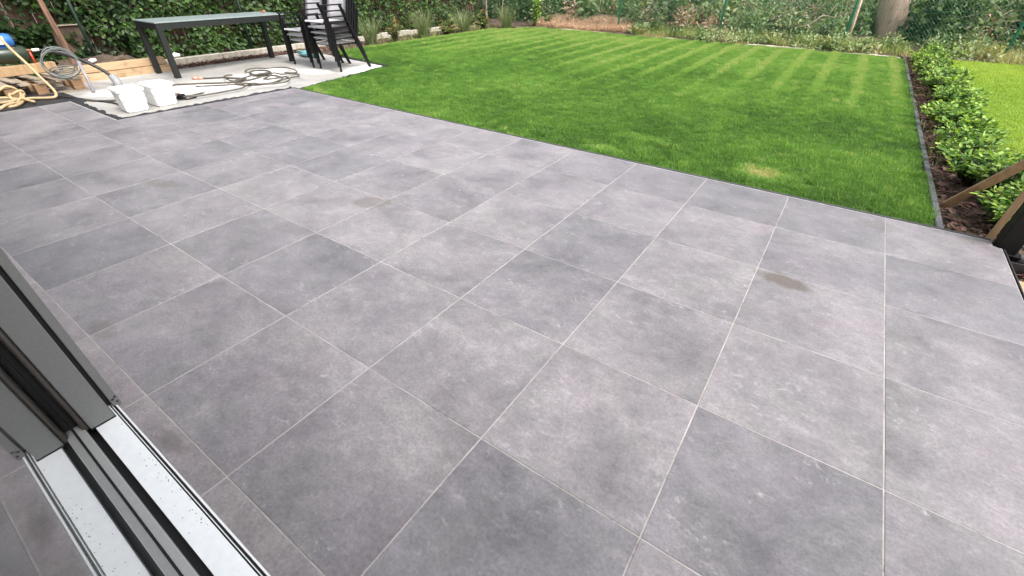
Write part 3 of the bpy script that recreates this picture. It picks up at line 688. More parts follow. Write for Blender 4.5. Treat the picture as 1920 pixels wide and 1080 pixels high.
def beam(x, y0, y1, z0, s, rz, label, mat=None):
    o = empty('timber_beam', (x, (y0 + y1) / 2, z0), rz); L = (y1 - y0) / 2
    mb = MB(); mb.box((-s / 2, -L, 0), (s / 2, L, s * .92), .004); mb.build('beam', mat or M['timber'], o)
    return tag(o, label, 'beam', 'softwood beams behind the slab')
beam(-8.105, 1.98, 3.28, -.045, .112, -.02, 'lower of the two pale softwood beams stacked beside the slab')
beam(-8.135, 1.93, 3.26, .066, .110, .01, 'upper of the two pale softwood beams stacked beside the slab')
beam(-8.02, .75, 1.86, .158, .125, .03, 'short brown timber lying across the pallet below the pump', M['stake'])
pu = empty('water_pump', (-8.10, 1.42, .272))
mb = MB(); mb.tube([(0, -.30, .12), (0, -.27, .12), (0, .20, .12), (0, .24, .12), (0, .265, .12)], [.05, .10, .10, .075, .02], 20); mb.build('tank', M['green_paint'], pu)
for yy in (-.18, .12):
    mb = MB(); mb.box((-.07, yy - .02, -.0), (.07, yy + .02, .05)); mb.build('foot', M['green_paint'], pu)
mb = MB(); mb.tube([(0, -.24, .285), (0, -.2, .285), (0, .12, .285), (0, .155, .285), (0, .17, .285)], [.05, .085, .085, .07, .02], 20); mb.box((-.05, -.05, .20), (.05, .08, .24)); mb.build('motor', M['blue'], pu)
mb = MB(); mb.box((.066, -.02, .25), (.089, .07, .345), .003); mb.box((-.03, -.10, .355), (.05, .03, .42), .02); mb.build('terminal_box', M['white_plastic'], pu)
mb = MB(); mb.tube([(.05, .10, .20), (.05, .20, .165), (.05, .285, .155)], .014, 10); mb.build('brass_fitting', M['brass'], pu)
mb = MB(); mb.tube([(.05, .286, .155), (.05, .365, .155)], .018, 10); mb.build('white_coupling', M['white_plastic'], pu)
mb = MB(); mb.tube([(.05, .255, .14), (.05, .255, .0)], .014, 8); mb.box((.02, .225, -.02), (.08, .285, .0)); mb.build('red_valve', M['red'], pu)
tag(pu, 'blue water pump on a dark green tank at the left edge', 'pump')
# grey cable coil hanging over the pallet edge
cp = []
for t in np.linspace(0, 4 * 2 * math.pi, 90):
    rr = .180 + .020 * math.sin(t * .61) + .010 * math.sin(2.3 * t)
    cp.append((-7.33 + .035 * math.sin(t * .37) + .012 * math.cos(t * .2), 1.78 + rr * math.cos(t) * 1.02, .325 + rr * .93 * math.sin(t)))
root = empty('cable_coil', (-7.33, 1.78, .13)); mb = MB(); mb.tube([Vector(q) - Vector((-7.33, 1.78, .13)) for q in cp], .0065, 7)
cq = []
for t in np.linspace(0, 3 * 2 * math.pi, 60):
    cq.append((-7.42 + .10 * math.sin(t) * .5, 1.80 + .13 * math.cos(t) + .02 * math.sin(.7 * t), .19 + .04 * math.sin(t) + .004 * t))
mb.tube([Vector(q) - Vector((-7.33, 1.78, .13)) for q in cq], .0065, 7); mb.build('cable', M['cable'], root)
mb = MB(); mb.tube([Vector(q) - Vector((-7.33, 1.78, .13)) for q in smooth_path([(-7.33, 1.78, .50), (-7.5, 1.75, .50), (-7.8, 1.78, .45), (-8.05, 1.79, .427)], 5)], .0085, 7); mb.build('lead', M['cable'], root)
tag(root, 'grey cable coil standing in loops against the pallet', 'cable')
root = empty('drain_pipe', (-7.15, 1.915, -.04)); mb = MB(); mb.tube([(0, 0, .0), (-.08, .025, .17), (-.16, .04, .37)], .019, 10); mb.build('tube', M['clear'], root); tag(root, 'short milky pipe leaning on the pallet corner beside the cable coil', 'pipe')
root = empty('conduit_sleeve', (-7.37, 2.29, -.04)); mb = MB(); mb.tube([(.03, 0, -.02), (-.02, 0, .06), (-.07, -.01, .13)], [.055, .052, .048], 14); mb.build('sleeve', M['conduit'], root); tag(root, 'grey conduit sleeve rising from the slab with a black hose inside', 'conduit')
bp = smooth_path([(-7.42, 2.28, .06), (-7.52, 2.22, .17), (-7.66, 2.08, .30), (-7.85, 1.93, .385), (-8.1, 1.80, .40), (-8.35, 1.70, .36)], 8)
root = empty('black_hose', (-7.42, 2.28, .06)); mb = MB(); mb.tube([q - Vector((-7.42, 2.28, .06)) for q in bp], [.021 + .0025 * (i % 2) for i in range(len(bp))], 10); mb.build('tube', M['black_hose'], root); tag(root, 'black corrugated hose arching from the conduit to the pump', 'hose')
bh = [(-7.62, 1.39, .66), (-7.5, 1.41, .52), (-7.34, 1.45, .36), (-7.18, 1.48, .20), (-7.02, 1.50, .08), (-6.93, 1.47, .02)]
BP = [(-6.96, 1.40), (-7.0, 1.33), (-7.06, 1.25), (-7.15, 1.16), (-7.35, 1.09), (-7.36, 0.98), (-7.1, 0.88), (-6.82, 0.9), (-6.72, 1.02), (-6.98, 1.16), (-7.39, 1.27), (-7.68, 1.31), (-7.66, 1.24), (-7.41, 1.15), (-7.13, 1.1), (-6.96, 1.18), (-6.82, 1.23), (-7.02, 1.13), (-7.09, 0.96), (-7.28, 0.9), (-7.65, 1.02), (-7.76, 1.11), (-7.98, 1.23), (-7.78, 1.27), (-7.37, 1.24), (-6.99, 1.15), (-6.76, 1.03), (-6.68, 0.86), (-6.68, 0.70), (-6.9, .55)]
q = []
for i, (xx, yy) in enumerate(BP):                              # loops that ride up over the others in front of the pallet
    lift = max(0.0, -7.22 - xx) * .17
    if xx < -7.22:
        f = (1.2345 + 7.22) / (1.2345 - xx); yy = -.137 + (yy + .137) * f; zl = 1.371 * (1 - f) ; xx = -7.22
    else: zl = .0
    q.append((xx, yy, .012 + zl + .004 * (i % 3)))
hose('beige_hose', [(a, b, c) for a, b, c in bh] + q, .0155, M['hose_beige'], 'beige garden hose coiled on the black membrane at the left edge', 0, 'hose', 8, 4)
# black lead crossing from membrane to bucket
hose('power_lead', [(-5.80, 1.80), (-6.2, 1.83), (-6.6, 1.72), (-6.85, 1.60, -.01), (-7.0, 1.45, .02), (-7.1, 1.2, .02)], .011, M['black_hose'], 'black lead running from behind the left bucket towards the beige hose', 0, 'cable')

# ================================================================ LEFT BORDER, KERB WALL, MULCH
sheet('mulch_bed', [(-8.55, 3.3), (-8.10, 3.3), (-8.09, 5.92), (-7.50, 6.0), (-7.58, 9.0), (-7.43, 11.4), (-6.72, 12.64), (-9.0, 13.2), (-8.7, 9.0)], -.055, M['soil'], .06)
sheet('mulch_bed', [(2.137, 3.64), (2.74, 3.45), (2.76, 12.6), (2.137, 12.5)], -.05, M['soil'], .06)
def chips(name, x, y, z, s, label, seed, hi=1.0):
    rg = np.random.default_rng(seed); n = len(x)
    P = np.stack([x, y, z + rg.uniform(0, .025, n)], 1); a = rg.uniform(0, 2 * np.pi, n)
    D = np.stack([np.cos(a), np.sin(a), rg.uniform(-.4, .4, n)], 1); N = np.stack([rg.normal(0, .35, n), rg.normal(0, .35, n), np.ones(n)], 1)
    V, F, A = leaves(P, D, N, s * rg.uniform(.5, 1.5, n), s * rg.uniform(.25, .7, n), np.clip(rg.beta(1.6, 2.6, n) * hi, 0, 1))
    return tag(np_mesh(name, V, F, M['chip'], None, {'tint': A}), label, 'mulch', kind='stuff')
n = 5200; x = np.concatenate([RNG.uniform(-8.5, -8.08, n // 2), RNG.uniform(-8.5, -7.45, n // 2)]); y = np.concatenate([RNG.uniform(3.3, 6, n // 2), RNG.uniform(6, 12.6, n // 2)])
chips('bark_mulch', x, y, -.05, .045, 'brown bark mulch in the border between slab, lawn and pale kerb', 1)
n = 6500; x = RNG.uniform(2.14, 2.78, n); y = RNG.uniform(3.62, 12.5, n)
chips('bark_mulch', x, y, -.046, .05, 'dark bark mulch under the row of hedge shrubs', 2, .8)
n = 2200; x = RNG.uniform(2.42, 4.2, n); y = RNG.uniform(3.3, 4.3, n)
chips('bark_mulch', x, y, -.10, .06, 'dark bark mulch behind the black post at the right edge', 3, .7)
kw = empty('border_kerb', (-8.62, 3.45, -.1))
yy = 0
while yy < 7.4:
    L = .98; mb = MB(); mb.box((-.055 + random.uniform(-.006, .006), yy, 0), (.055 + random.uniform(-.006, .006), yy + L - .012, .150 + random.uniform(-.012, .012)), .008); mb.build('kerb_block', M['kerb_pale'], kw); yy += L
tag(kw, 'low pale concrete kerb running along the left border in front of the ivy', 'kerb')
rk = empty('lawn_kerb', (2.110, 3.64, -.15)); yy = 0
while yy < 8.7:
    L = 1.0; mb = MB(); dx = random.uniform(-.004, .004); mb.box((-.022 + dx, yy, 0), (.020 + dx, yy + L - .007, .137 + random.uniform(-.005, .005)), .005); mb.build('kerb_block', M['kerb'], rk); yy += L
tag(rk, 'grey concrete kerb along the right edge of the lawn', 'kerb')
# pale cement haunch along the far lawn edge
mb = MB(); rg = np.random.default_rng(14); xs = np.arange(-6.7, 2.3, .09); pv = None
for xx in xs:
    y0 = 12.66 - (xx + 6.7) / 8.8 * .28; a_ = max(.0, rg.normal(.03, .06)); h_ = -.066 + .07 * vnoise(np.array([xx]), np.array([0.]), .5, 3)[0]
    A = mb.bm.verts.new((xx, y0 + rg.uniform(-.012, .012), -.05)); B = mb.bm.verts.new((xx, y0 + .012, h_)); Cv = mb.bm.verts.new((xx, y0 + .02 + a_, h_ + .012)); Dv = mb.bm.verts.new((xx, y0 + .06 + a_, -.06))
    if pv:
        for q0, q1, r0, r1 in ((pv[0], A, B, pv[1]), (pv[1], B, Cv, pv[2]), (pv[2], Cv, Dv, pv[3])): mb.bm.faces.new((q0, q1, r0, r1))
    pv = (A, B, Cv, Dv)
tag(mb.build('cement_haunch', M['haunch']), 'pale crumbly cement line along the far edge of the lawn', 'edging')

# ================================================================ FENCE
fx = [-9.8, -7.1, -4.40, -1.71, .94, 3.66, 6.3, 9.0]
fz = [0.0, 0.0, -.02, .08, .09, -.03, 0, 0]
fence = empty('chain_link_fence', (0, 13.2, 0))
for xx, zz in zip(fx, fz):
    mb = MB(); mb.tube([(xx, 0, zz - .15), (xx, 0, 1.55)], .026, 10); mb.box((xx - .006, -.034, zz), (xx + .006, -.0255, 1.5)); mb.build('post', M['fence'], fence)
P_, F_ = [], []
h0, h1, cell = .02, 1.50, .062
def wire(p, q, r=.0014):
    p, q = np.array(p, float), np.array(q, float); i = len(P_)
    d = q - p; d /= np.linalg.norm(d); s = np.array([d[2], 0, -d[0]]) * r; f = np.array([0, r, 0])
    P_.extend([p - s, p + f, p + s, q - s, q + f, q + s]); F_.extend([(i, i + 1, i + 4, i + 3), (i + 1, i + 2, i + 5, i + 4), (i + 2, i, i + 3, i + 5)])
for xx in np.arange(-11.3, 9.0, cell):
    wire((xx, -.03, h0), (xx + (h1 - h0), -.03, h1)); wire((xx + (h1 - h0), -.034, h0), (xx, -.034, h1))
for zz in (.05, .75, 1.49): wire((-9.8, -.036, zz), (9.0, -.036, zz), .0018)
np_mesh('wire_mesh', np.array(P_), np.array(F_), M['fence'], fence)
tag(fence, 'green chain link fence on round green posts behind the lawn', 'fence')

# ================================================================ PLANTS
def shrub(name, loc, rx, ry, h, nl, L, W, mat, label, cat='shrub', group=None, seed=0, tipgain=.45, base=.25, up=.5, nbr=16, stem=None, tipjump=None):
    rg = np.random.default_rng(seed); root = empty(name, loc, rg.uniform(0, 6))
    mb = MB(); Ps, Ds, Ts = [], [], []
    per = max(1, nl // nbr)
    for b in range(nbr):
        a = rg.uniform(0, 2 * np.pi); q = math.sqrt(rg.random()); hh = h * rg.uniform(.55, 1.1) * (1 - .35 * q)
        tip = np.array([rx * q * math.cos(a), ry * q * math.sin(a), hh]); midp = np.array([tip[0] * .35, tip[1] * .35, hh * .5]) + rg.normal(0, .02, 3)
        mb.tube(smooth_path([(tip[0] * .08, tip[1] * .08, -.04), tuple(midp), tuple(tip)], 3), [.008, .007, .006, .006, .005, .004, .003][:7], 5)
        t = rg.beta(2.0, 1.1, per); c = np.where(t[:, None] < .5, midp * (t[:, None] * 2), midp + (tip - midp) * ((t[:, None] - .5) * 2))
        d = rg.normal(0, 1, (per, 3)); d[:, 2] = np.abs(d[:, 2]) * up - .1
        out = np.stack([c[:, 0], c[:, 1], np.zeros(per)], 1) * 1.2 / max(rx, .1)
        Ps.append(c + rg.normal(0, .025, (per, 3)) * np.array([1, 1, .6])); Ds.append(d + out)
        tt = base + tipgain * (t - .5) * 1.6 + rg.normal(0, .13, per)
        if tipjump: tt = np.where((t > .90) & (rg.random(per) < tipjump), .98, np.minimum(tt, .74))
        Ts.append(tt)
    P = np.concatenate(Ps); D = np.concatenate(Ds); tint = np.clip(np.concatenate(Ts), 0, 1); n = len(P)
    N = rg.normal(0, .5, (n, 3)) + np.array([0, 0, 1.0])
    V, F, A = leaves(P, D, N, L * rg.uniform(.6, 1.25, n), W * rg.uniform(.7, 1.2, n), tint)
    mb.build('stem', stem or M['twig'], root); np_mesh('foliage', V, F, mat, root, {'tint': A})
    tag(root.children[-1], kind='stuff')
    return tag(root, label, cat, group)
def grass_clump(name, loc, r, h, nb, mat, label, seed, w=.008, lean=(.15, .75), tint=(.2, .7), cat='grass clump'):
    rg = np.random.default_rng(seed); root = empty(name, loc)
    a = rg.uniform(0, 2 * np.pi, nb); q = r * np.sqrt(rg.random(nb)) * .35; P = np.stack([q * np.cos(a), q * np.sin(a), np.full(nb, -.03)], 1)
    V, F, A = blades(P, a + rg.normal(0, .5, nb), rg.uniform(*lean, nb), h * rg.uniform(.5, 1.1, nb), w * rg.uniform(.6, 1.2, nb), rg.uniform(*tint, nb))
    np_mesh('blades', V, F, mat, root, {'tint': A}); tag(root.children[-1], kind='stuff')
    return tag(root, label, cat, 'ornamental grasses in the left border')
# right-hand hedge row
nth = ['first', 'second', 'third', 'fourth', 'fifth', 'sixth', 'seventh', 'eighth', 'ninth', 'tenth', 'eleventh', 'twelfth', 'thirteenth', 'fourteenth', 'fifteenth', 'sixteenth', 'seventeenth', 'eighteenth', 'nineteenth', 'twentieth']
yy = 3.98
for i in range(20):
    sc = random.uniform(.88, 1.12)
    shrub('hedge_shrub', (2.42 + random.uniform(-.06, .06) + .05 * (i < 2), yy, -.05), .29 * sc, .28 * sc, .40 * sc * random.uniform(.75, 1.25), 1150 if i < 10 else 800, .050, .025, M['privet'], 'green leafy hedge shrub, %s in the row counted from the terrace' % nth[i], 'shrub', 'young hedge shrubs between the two lawns', 100 + i, 1.05, .05, .7, 24)
    yy += .43
# left border plants
grass_clump('ornamental_grass', (-7.92, 7.45, -.05), .30, .66, 300, M['ornamental'], 'blue-green ornamental grass clump nearest the chairs in the left border', 1)
shrub('border_shrub', (-7.80, 8.10, -.05), .26, .26, .50, 560, .055, .030, M['redtip'], 'round green shrub with red tips between the first two grass clumps', 'shrub', None, 2, .4, .30, .6, 18, None, .35)
grass_clump('ornamental_grass', (-7.80, 9.05, -.05), .34, .74, 320, M['ornamental'], 'blue-green ornamental grass clump between two red-tipped shrubs', 3)
shrub('border_shrub', (-7.78, 9.85, -.05), .36, .36, .42, 620, .07, .042, M['redtip'], 'broad low shrub with red tips in the middle of the left border', 'shrub', None, 4, .4, .30, .5, 18, None, .3)
grass_clump('ornamental_grass', (-7.78, 10.55, -.05), .36, .70, 300, M['ornamental'], 'arching grass clump right of the broad red-tipped shrub', 5, .008, (.3, .95))
shrub('border_shrub', (-7.62, 11.25, -.05), .28, .28, .48, 460, .07, .045, M['redtip'], 'dark shrub with red tips in front of the bare stems', 'shrub', None, 6, .35, .25, .5, 15, None, .3)
grass_clump('ornamental_grass', (-7.38, 12.05, -.05), .34, .72, 320, M['ornamental'], 'ornamental grass clump at the far left corner of the lawn', 7)
shrub('sapling', (-6.85, 12.75, -.05), .14, .14, 1.05, 260, .075, .045, M['privet'], 'bright yellow-green leafy sapling at the far left lawn corner', 'sapling', None, 8, .2, .72, .4, 8)
shrub('border_shrub', (-6.55, 12.95, -.05), .2, .2, .45, 220, .06, .035, M['bramble'], 'small dark shrub beside the bright sapling at the lawn corner', 'shrub', None, 9, .3, .2, .5, 10)

# ivy hedge along the left side
def ivy(name, y0, y1, x0, h, n, label, seed, mat, L=.075, bend=None, base=.36):
    rg = np.random.default_rng(seed); root = empty(name, (x0, (y0 + y1) / 2, 0)); yc = (y0 + y1) / 2
    y = rg.uniform(y0, y1, n); z = h * rg.random(n) ** .9
    bulge = .34 * (vnoise(y, z, .55, seed + 1) - .5) + .22 * (vnoise(y, z, .22, seed + 2) - .5)
    hole = vnoise(y, z, .34, seed + 3) < .26
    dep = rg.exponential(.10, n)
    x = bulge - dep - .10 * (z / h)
    keep = ~(hole & (rg.random(n) < .8)); x, y, z, dep = x[keep], y[keep], z[keep], dep[keep]; n = len(x)
    z += -.03
    D = np.stack([rg.normal(.35, .5, n), rg.normal(0, .7, n), rg.normal(-.45, .5, n)], 1)
    N = np.stack([rg.normal(.9, .35, n), rg.normal(0, .45, n), rg.normal(.5, .4, n)], 1)
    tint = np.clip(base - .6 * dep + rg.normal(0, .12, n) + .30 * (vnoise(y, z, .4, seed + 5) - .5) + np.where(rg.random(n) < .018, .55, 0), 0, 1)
    V, F, A = leaves(np.stack([x, y - yc, z], 1), D, N, L * rg.uniform(.6, 1.3, n), L * .8 * rg.uniform(.7, 1.2, n), tint)
    np_mesh('foliage', V, F, mat, root, {'tint': A}); tag(root.children[-1], kind='stuff')
    mb = MB()
    for k in range(int((y1 - y0) * 5)):
        b = rg.uniform(y0, y1) - yc; p = [(rg.uniform(-.50, -.26), b, -.1)]
        for s in range(1, 6): p.append((p[-1][0] + rg.normal(-.01, .04), p[-1][1] + rg.normal(0, .09), h * s / 5.5))
        mb.tube(smooth_path(p, 2), rg.uniform(.004, .012), 5)
    mb.build('stem', M['twig'], root)
    return tag(root, label, 'hedge')
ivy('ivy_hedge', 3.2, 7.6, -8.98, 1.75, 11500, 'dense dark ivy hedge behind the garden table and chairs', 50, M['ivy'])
ivy('ivy_hedge', .2, 3.3, -9.35, 1.9, 9000, 'dark-leaved ivy hedge behind the pump and the rusty trunk', 60, M['ivy'], .08, None, .24)
ivy('ivy_hedge', 7.4, 12.9, -9.05, 1.7, 11500, 'dark ivy hedge behind the ornamental grasses and red-tipped shrubs', 70, M['ivy'], .07)
# dark board fence that carries the ivy
bf = empty('board_fence', (-9.75, 0, -.1))
for i in range(48):
    mb = MB(); mb.box((-.012, -.4 + i * .30, 0), (.012, -.4 + i * .30 + .285, 1.75 + random.uniform(-.02, .02)), .002); mb.build('board', M['bark'], bf)
tag(bf, 'dark brown board fence almost hidden behind the ivy', 'fence')
for yy, lb in ((2.60, 'dark green steel post in the ivy left of the garden table'), (5.2, 'dark green steel post in the ivy behind the garden table')):
    r = empty('fence_post', (-8.93, yy, -.1)); mb = MB(); mb.tube([(0, 0, 0), (0, 0, 1.7)], .024, 8); mb.build('tube', M['fence_dark'], r); tag(r, lb, 'post')
# brown box with pale ledge and scraps in the ivy gap
r = empty('timber_box', (-9.40, 2.52, .06)); mb = MB(); mb.box((-.2, -.20, .1), (.02, .24, .52), .01); mb.build('panel', M['soil'], r)
mb = MB(); mb.box((-.2, -.1, .522), (.05, .20, .538), .003); mb.build('ledge', M['pallet'], r); tag(r, 'brown weathered timber box with a pale ledge in the ivy gap', 'box')
crumple('plastic_scrap', (-8.62, 2.46, .13), .045, M['paper'], 'scrap of white plastic on the ground at the foot of the rusty trunk', 'scrap', 12, (.7, 1, .6))
crumple('plastic_scrap', (-8.80, 3.72, .04), .06, M['paper'], 'white scrap in the ivy seen between the two left table legs', 'scrap', 13, (.5, 1.2, .6))
crumple('rubble_heap', (-8.75, 2.45, -.08), .36, M['soil'], 'heap of brown soil and rubble behind the softwood beams', 'rubble', 15, (.6, 1.7, .36))

def tree(name, loc, h, r, lean, mat, label, seed, crown_h, crown_r, nl, leafm, limbs=6, L=.10, clear=.55, blend=None):
    rg = np.random.default_rng(seed); root = empty(name, loc)
    pts = [(lean[0] * t * h + rg.normal(0, .012) * h * .25 * (t > .05), lean[1] * t * h + rg.normal(0, .012) * h * .25 * (t > .05), h * t - .1) for t in np.linspace(0, 1, 9)]
    rs = [r * (1.12 if i == 0 else 1) * (1 - .6 * i / 8) for i in range(9)]
    sp_ = smooth_path(pts, 4); rr = list(np.interp(np.linspace(0, 8, len(sp_)), range(9), rs))
    mb = MB(); mb.tube(sp_, rr, 14 if r > .1 else 8)
    if r > .2:
        for v in mb.bm.verts:
            a = math.atan2(v.co.y, v.co.x); v.co.x *= 1 + .05 * math.sin(5 * a + v.co.z * .7) ; v.co.y *= 1 + .05 * math.sin(7 * a + 1 + v.co.z)
    mb.build('trunk', mat, root)
    Ps = []; mb = MB()
    for k in range(limbs):
        t = rg.uniform(clear, .98); b = Vector(sp_[int(t * (len(sp_) - 1))]); a = rg.uniform(0, 2 * np.pi); ln = crown_r * rg.uniform(.6, 1.1)
        e = b + Vector((ln * math.cos(a), ln * math.sin(a), ln * rg.uniform(.15, .8))); md = (b + e) / 2 + Vector((0, 0, -.05 * ln))
        mb.tube(smooth_path([b, md, e], 3), [r * .35, r * .32, r * .28, r * .24, r * .18, r * .12, r * .06], 6)
        m_ = nl // limbs; tt = rg.beta(2.2, 1.0, m_); Ps.append(np.array(b)[None] * (1 - tt[:, None]) + np.array(e)[None] * tt[:, None] + rg.normal(0, crown_r * .17, (m_, 3)))
    mb.build('limb', mat, root)
    P = np.concatenate(Ps); n = len(P)
    V, F, A = leaves(P, rg.normal(0, 1, (n, 3)), rg.normal(0, .6, (n, 3)) + np.array([0, 0, 1.]), L * rg.uniform(.7, 1.2, n), L * .6, np.clip(rg.normal(.4, .18, n), 0, 1))
    np_mesh('crown', V, F, leafm, root, {'tint': A}); tag(root.children[-1], kind='stuff')
    return tag(root, label, 'tree')
tree('tree', (-8.60, 2.21, 0), 3.4, .040, (-.0, .0), M['bark_red'], 'thin tree trunk with peeling rusty bark in front of the ivy', 21, 1.5, .9, 900, M['ivy'], 7, .09, .6)
tree('tree', (1.86, 14.62, .1), 8.5, .30, (-.27, .01), M['bark_big'], 'thick pinkish-brown tree trunk behind the fence at the right', 22, 4, 3.0, 3200, M['bramble'], 9, .16, .62)
tree('tree', (-9.30, 12.95, 0), 3.6, .028, (-.10, .0), M['stem'], 'leftmost of three thin bare stems behind the far left border', 23, 1, .9, 500, M['ivy'], 6, .09, .6)
tree('tree', (-8.86, 13.05, 0), 3.9, .030, (-.02, .0), M['stem'], 'middle one of three thin bare stems behind the far left border', 24, 1, .9, 500, M['ivy'], 6, .09, .6)
tree('tree', (-8.35, 13.15, 0), 3.3, .022, (.07, .02), M['stem'], 'rightmost of three thin bare stems behind the far left border', 25, 1, .9, 500, M['ivy'], 6, .09, .6)
r = empty('wooden_stake', (1.00, 13.9, 0)); mb = MB(); mb.tube([(0.02, 0, 0), (.0, 0, .45), (-.03, 0, .95), (-.03, 0, .97)], [.034, .032, .030, .012], 9); mb.build('pole', M['pole'], r); tag(r, 'short pale wooden stake standing left of the thick trunk', 'stake')

# undergrowth behind the fence
def undergrowth(name, nclump, xr, yr, hr, per, L, mat, label, seed, base=.35, rad=(.22, .5), skip=None):
    rg = np.random.default_rng(seed); parts = []
    for c in range(nclump):
        x = rg.uniform(*xr); y = rg.uniform(*yr)
        if skip and skip(x, y): continue
        h = rg.uniform(*hr) * (.7 + .6 * float(vnoise(np.array([x]), np.array([y]), 1.6, seed)[0])); r = rg.uniform(*rad); n = per
        z0 = float(bank_z(np.array([x]), np.array([y]))[0]) - .03
        u = unit(rg.normal(0, 1, (n, 3))); u[:, 2] = np.abs(u[:, 2]); q = rg.random(n) ** .4
        q *= .75 + .5 * rg.random(n)
        P = np.stack([x + u[:, 0] * r * q, y + u[:, 1] * r * q, z0 + u[:, 2] * h * q], 1)
        D = u + rg.normal(0, .7, (n, 3)); D[:, 2] -= .2
        N = u * .6 + np.array([0, -.15, .8]) + rg.normal(0, .4, (n, 3))
        cb = base + rg.normal(0, .26); Ls = L * rg.uniform(.6, 1.5)
        parts.append(leaves(P, D, N, Ls * rg.uniform(.6, 1.3, n), Ls * .55 * rg.uniform(.7, 1.2, n), np.clip(cb + .18 * (q - .7) + rg.normal(0, .10, n), 0, 1)))
    V, F, A = merge(parts)
    return tag(np_mesh(name, V, F, mat, None, {'tint': A}), label, 'undergrowth', kind='stuff')
def skip_trunk(x, y): return (abs(x - 1.72) < .62 and y < 14.9) or (abs(x - 1.0) < .3 and y < 14.2)
undergrowth('undergrowth', 330, (-9.5, 9), (14.3, 17.5), (.35, 1.35), 190, .10, M['bramble'], 'dense wild undergrowth rising behind the fence', 80, .33, (.3, .6), skip_trunk)
undergrowth('undergrowth', 105, (-4.2, 9), (13.3, 14.4), (.25, .75), 150, .075, M['bramble'], 'lower weeds and brambles growing just behind the fence', 81, .42, (.18, .4), skip_trunk)
undergrowth('undergrowth', 60, (-9.4, -6.4), (13.4, 15.0), (.8, 1.5), 200, .08, M['bramble'], 'tall dark bushes behind the far left corner of the lawn', 82, .22, (.3, .55))
undergrowth('undergrowth', 55, (2.1, 9), (13.9, 15.6), (.9, 1.5), 220, .105, M['ivy'], 'dark glossy bushes behind the fence at the far right', 83, .42, (.35, .6))
undergrowth('undergrowth', 70, (-3.9, 2.0), (12.62, 13.2), (.12, .32), 90, .06, M['bramble'], 'small weeds between the far lawn edge and the fence', 84, .5, (.12, .28))
undergrowth('undergrowth', 40, (1.6, 8.5), (12.75, 13.6), (.15, .42), 110, .06, M['bramble'], 'grey-green weeds at the foot of the fence on the right', 85, .66, (.15, .3))
def weeds(name, n, xr, yr, h, mat, label, seed, tint=(.2, .8), dens=.45, w=.008, z=None):
    rg = np.random.default_rng(seed); x = rg.uniform(*xr, n); y = rg.uniform(*yr, n); k = vnoise(x, y, .5, seed) > dens; x, y = x[k], y[k]; n = len(x)
    P = np.stack([x, y, (bank_z(x, y) - .02) if z is None else np.full(n, z)], 1); V, F, A = blades(P, rg.uniform(0, 2 * np.pi, n), rg.uniform(.2, 1.1, n), h * rg.uniform(.4, 1.2, n), w, rg.uniform(*tint, n))
    return tag(np_mesh(name, V, F, mat, None, {'tint': A}), label, 'grass', kind='stuff')
weeds('dry_grass', 30000, (-7.0, -3.5), (12.74, 14.4), .15, M['drygrass'], 'reddish-brown dry grass bank behind the far left lawn edge', 90, (.1, .95), .0, .012)
weeds('weed_grass', 8000, (-3.8, 2.3), (12.62, 13.5), .19, M['weed'], 'rough yellow-green weed grass along the fence foot', 91, (.1, .75), .38)
weeds('dry_grass', 4500, (-3.6, 2.2), (12.55, 12.95), .11, M['drygrass'], 'patches of dry brown grass along the far lawn edge', 92, (.1, .9), .55, .010)
weeds('weed_grass', 6000, (2.9, 8.5), (12.6, 13.6), .24, M['weed'], 'straw-coloured weed grass behind the neighbouring lawn', 93, (.35, 1.0), .35)
weeds('dry_grass', 1500, (2.15, 2.6), (4.6, 12.4), .035, M['drygrass'], 'withered clippings on the mulch beside the lawn kerb', 95, (.0, .8), .5, .007, -.045)
weeds('weed_grass', 1500, (2.14, 2.75), (4.4, 12.4), .10, M['weed'], 'small green weeds in the bark mulch of the hedge row', 96, (.0, .45), .55, .007, -.045)
weeds('weed_grass', 1400, (-8.5, -7.4), (5.6, 12.6), .14, M['weed'], 'sparse weeds in the mulch of the left border', 94, (.1, .6), .55)
undergrowth('undergrowth', 46, (-6.8, 8), (13.5, 15.2), (.3, .8), 110, .09, M['drygrass'], 'withered brown plants among the green undergrowth', 86, .45, (.2, .4), skip_trunk)
undergrowth('undergrowth', 40, (-6, 9), (13.9, 15.4), (.5, 1.0), 90, .17, M['bramble'], 'broad-leaved bright green plants in the undergrowth', 87, .62, (.25, .45), skip_trunk)
rg = np.random.default_rng(300); mb = MB()
for i in range(230):
    x_, y_ = rg.uniform(-7.5, 8.5), rg.uniform(13.3, 15.4)
    if skip_trunk(x_, y_): continue
    z_ = float(bank_z(np.array([x_]), np.array([y_]))[0]) + rg.uniform(.0, .5); a_ = rg.uniform(0, 6.28); L_ = rg.uniform(.25, .9); e_ = rg.uniform(-.2, 1.0)
    p0 = Vector((x_, y_, z_)); p1 = p0 + Vector((math.cos(a_) * L_, math.sin(a_) * L_ * .6, e_ * L_)); md_ = (p0 + p1) / 2 + Vector(rg.normal(0, .05, 3))
    mb.tube([p0, md_, p1], [.009, .007, .004], 4, False)
tag(mb.build('brushwood', M['stem']), 'dead twigs and stalks sticking out of the undergrowth', 'twigs', kind='stuff')
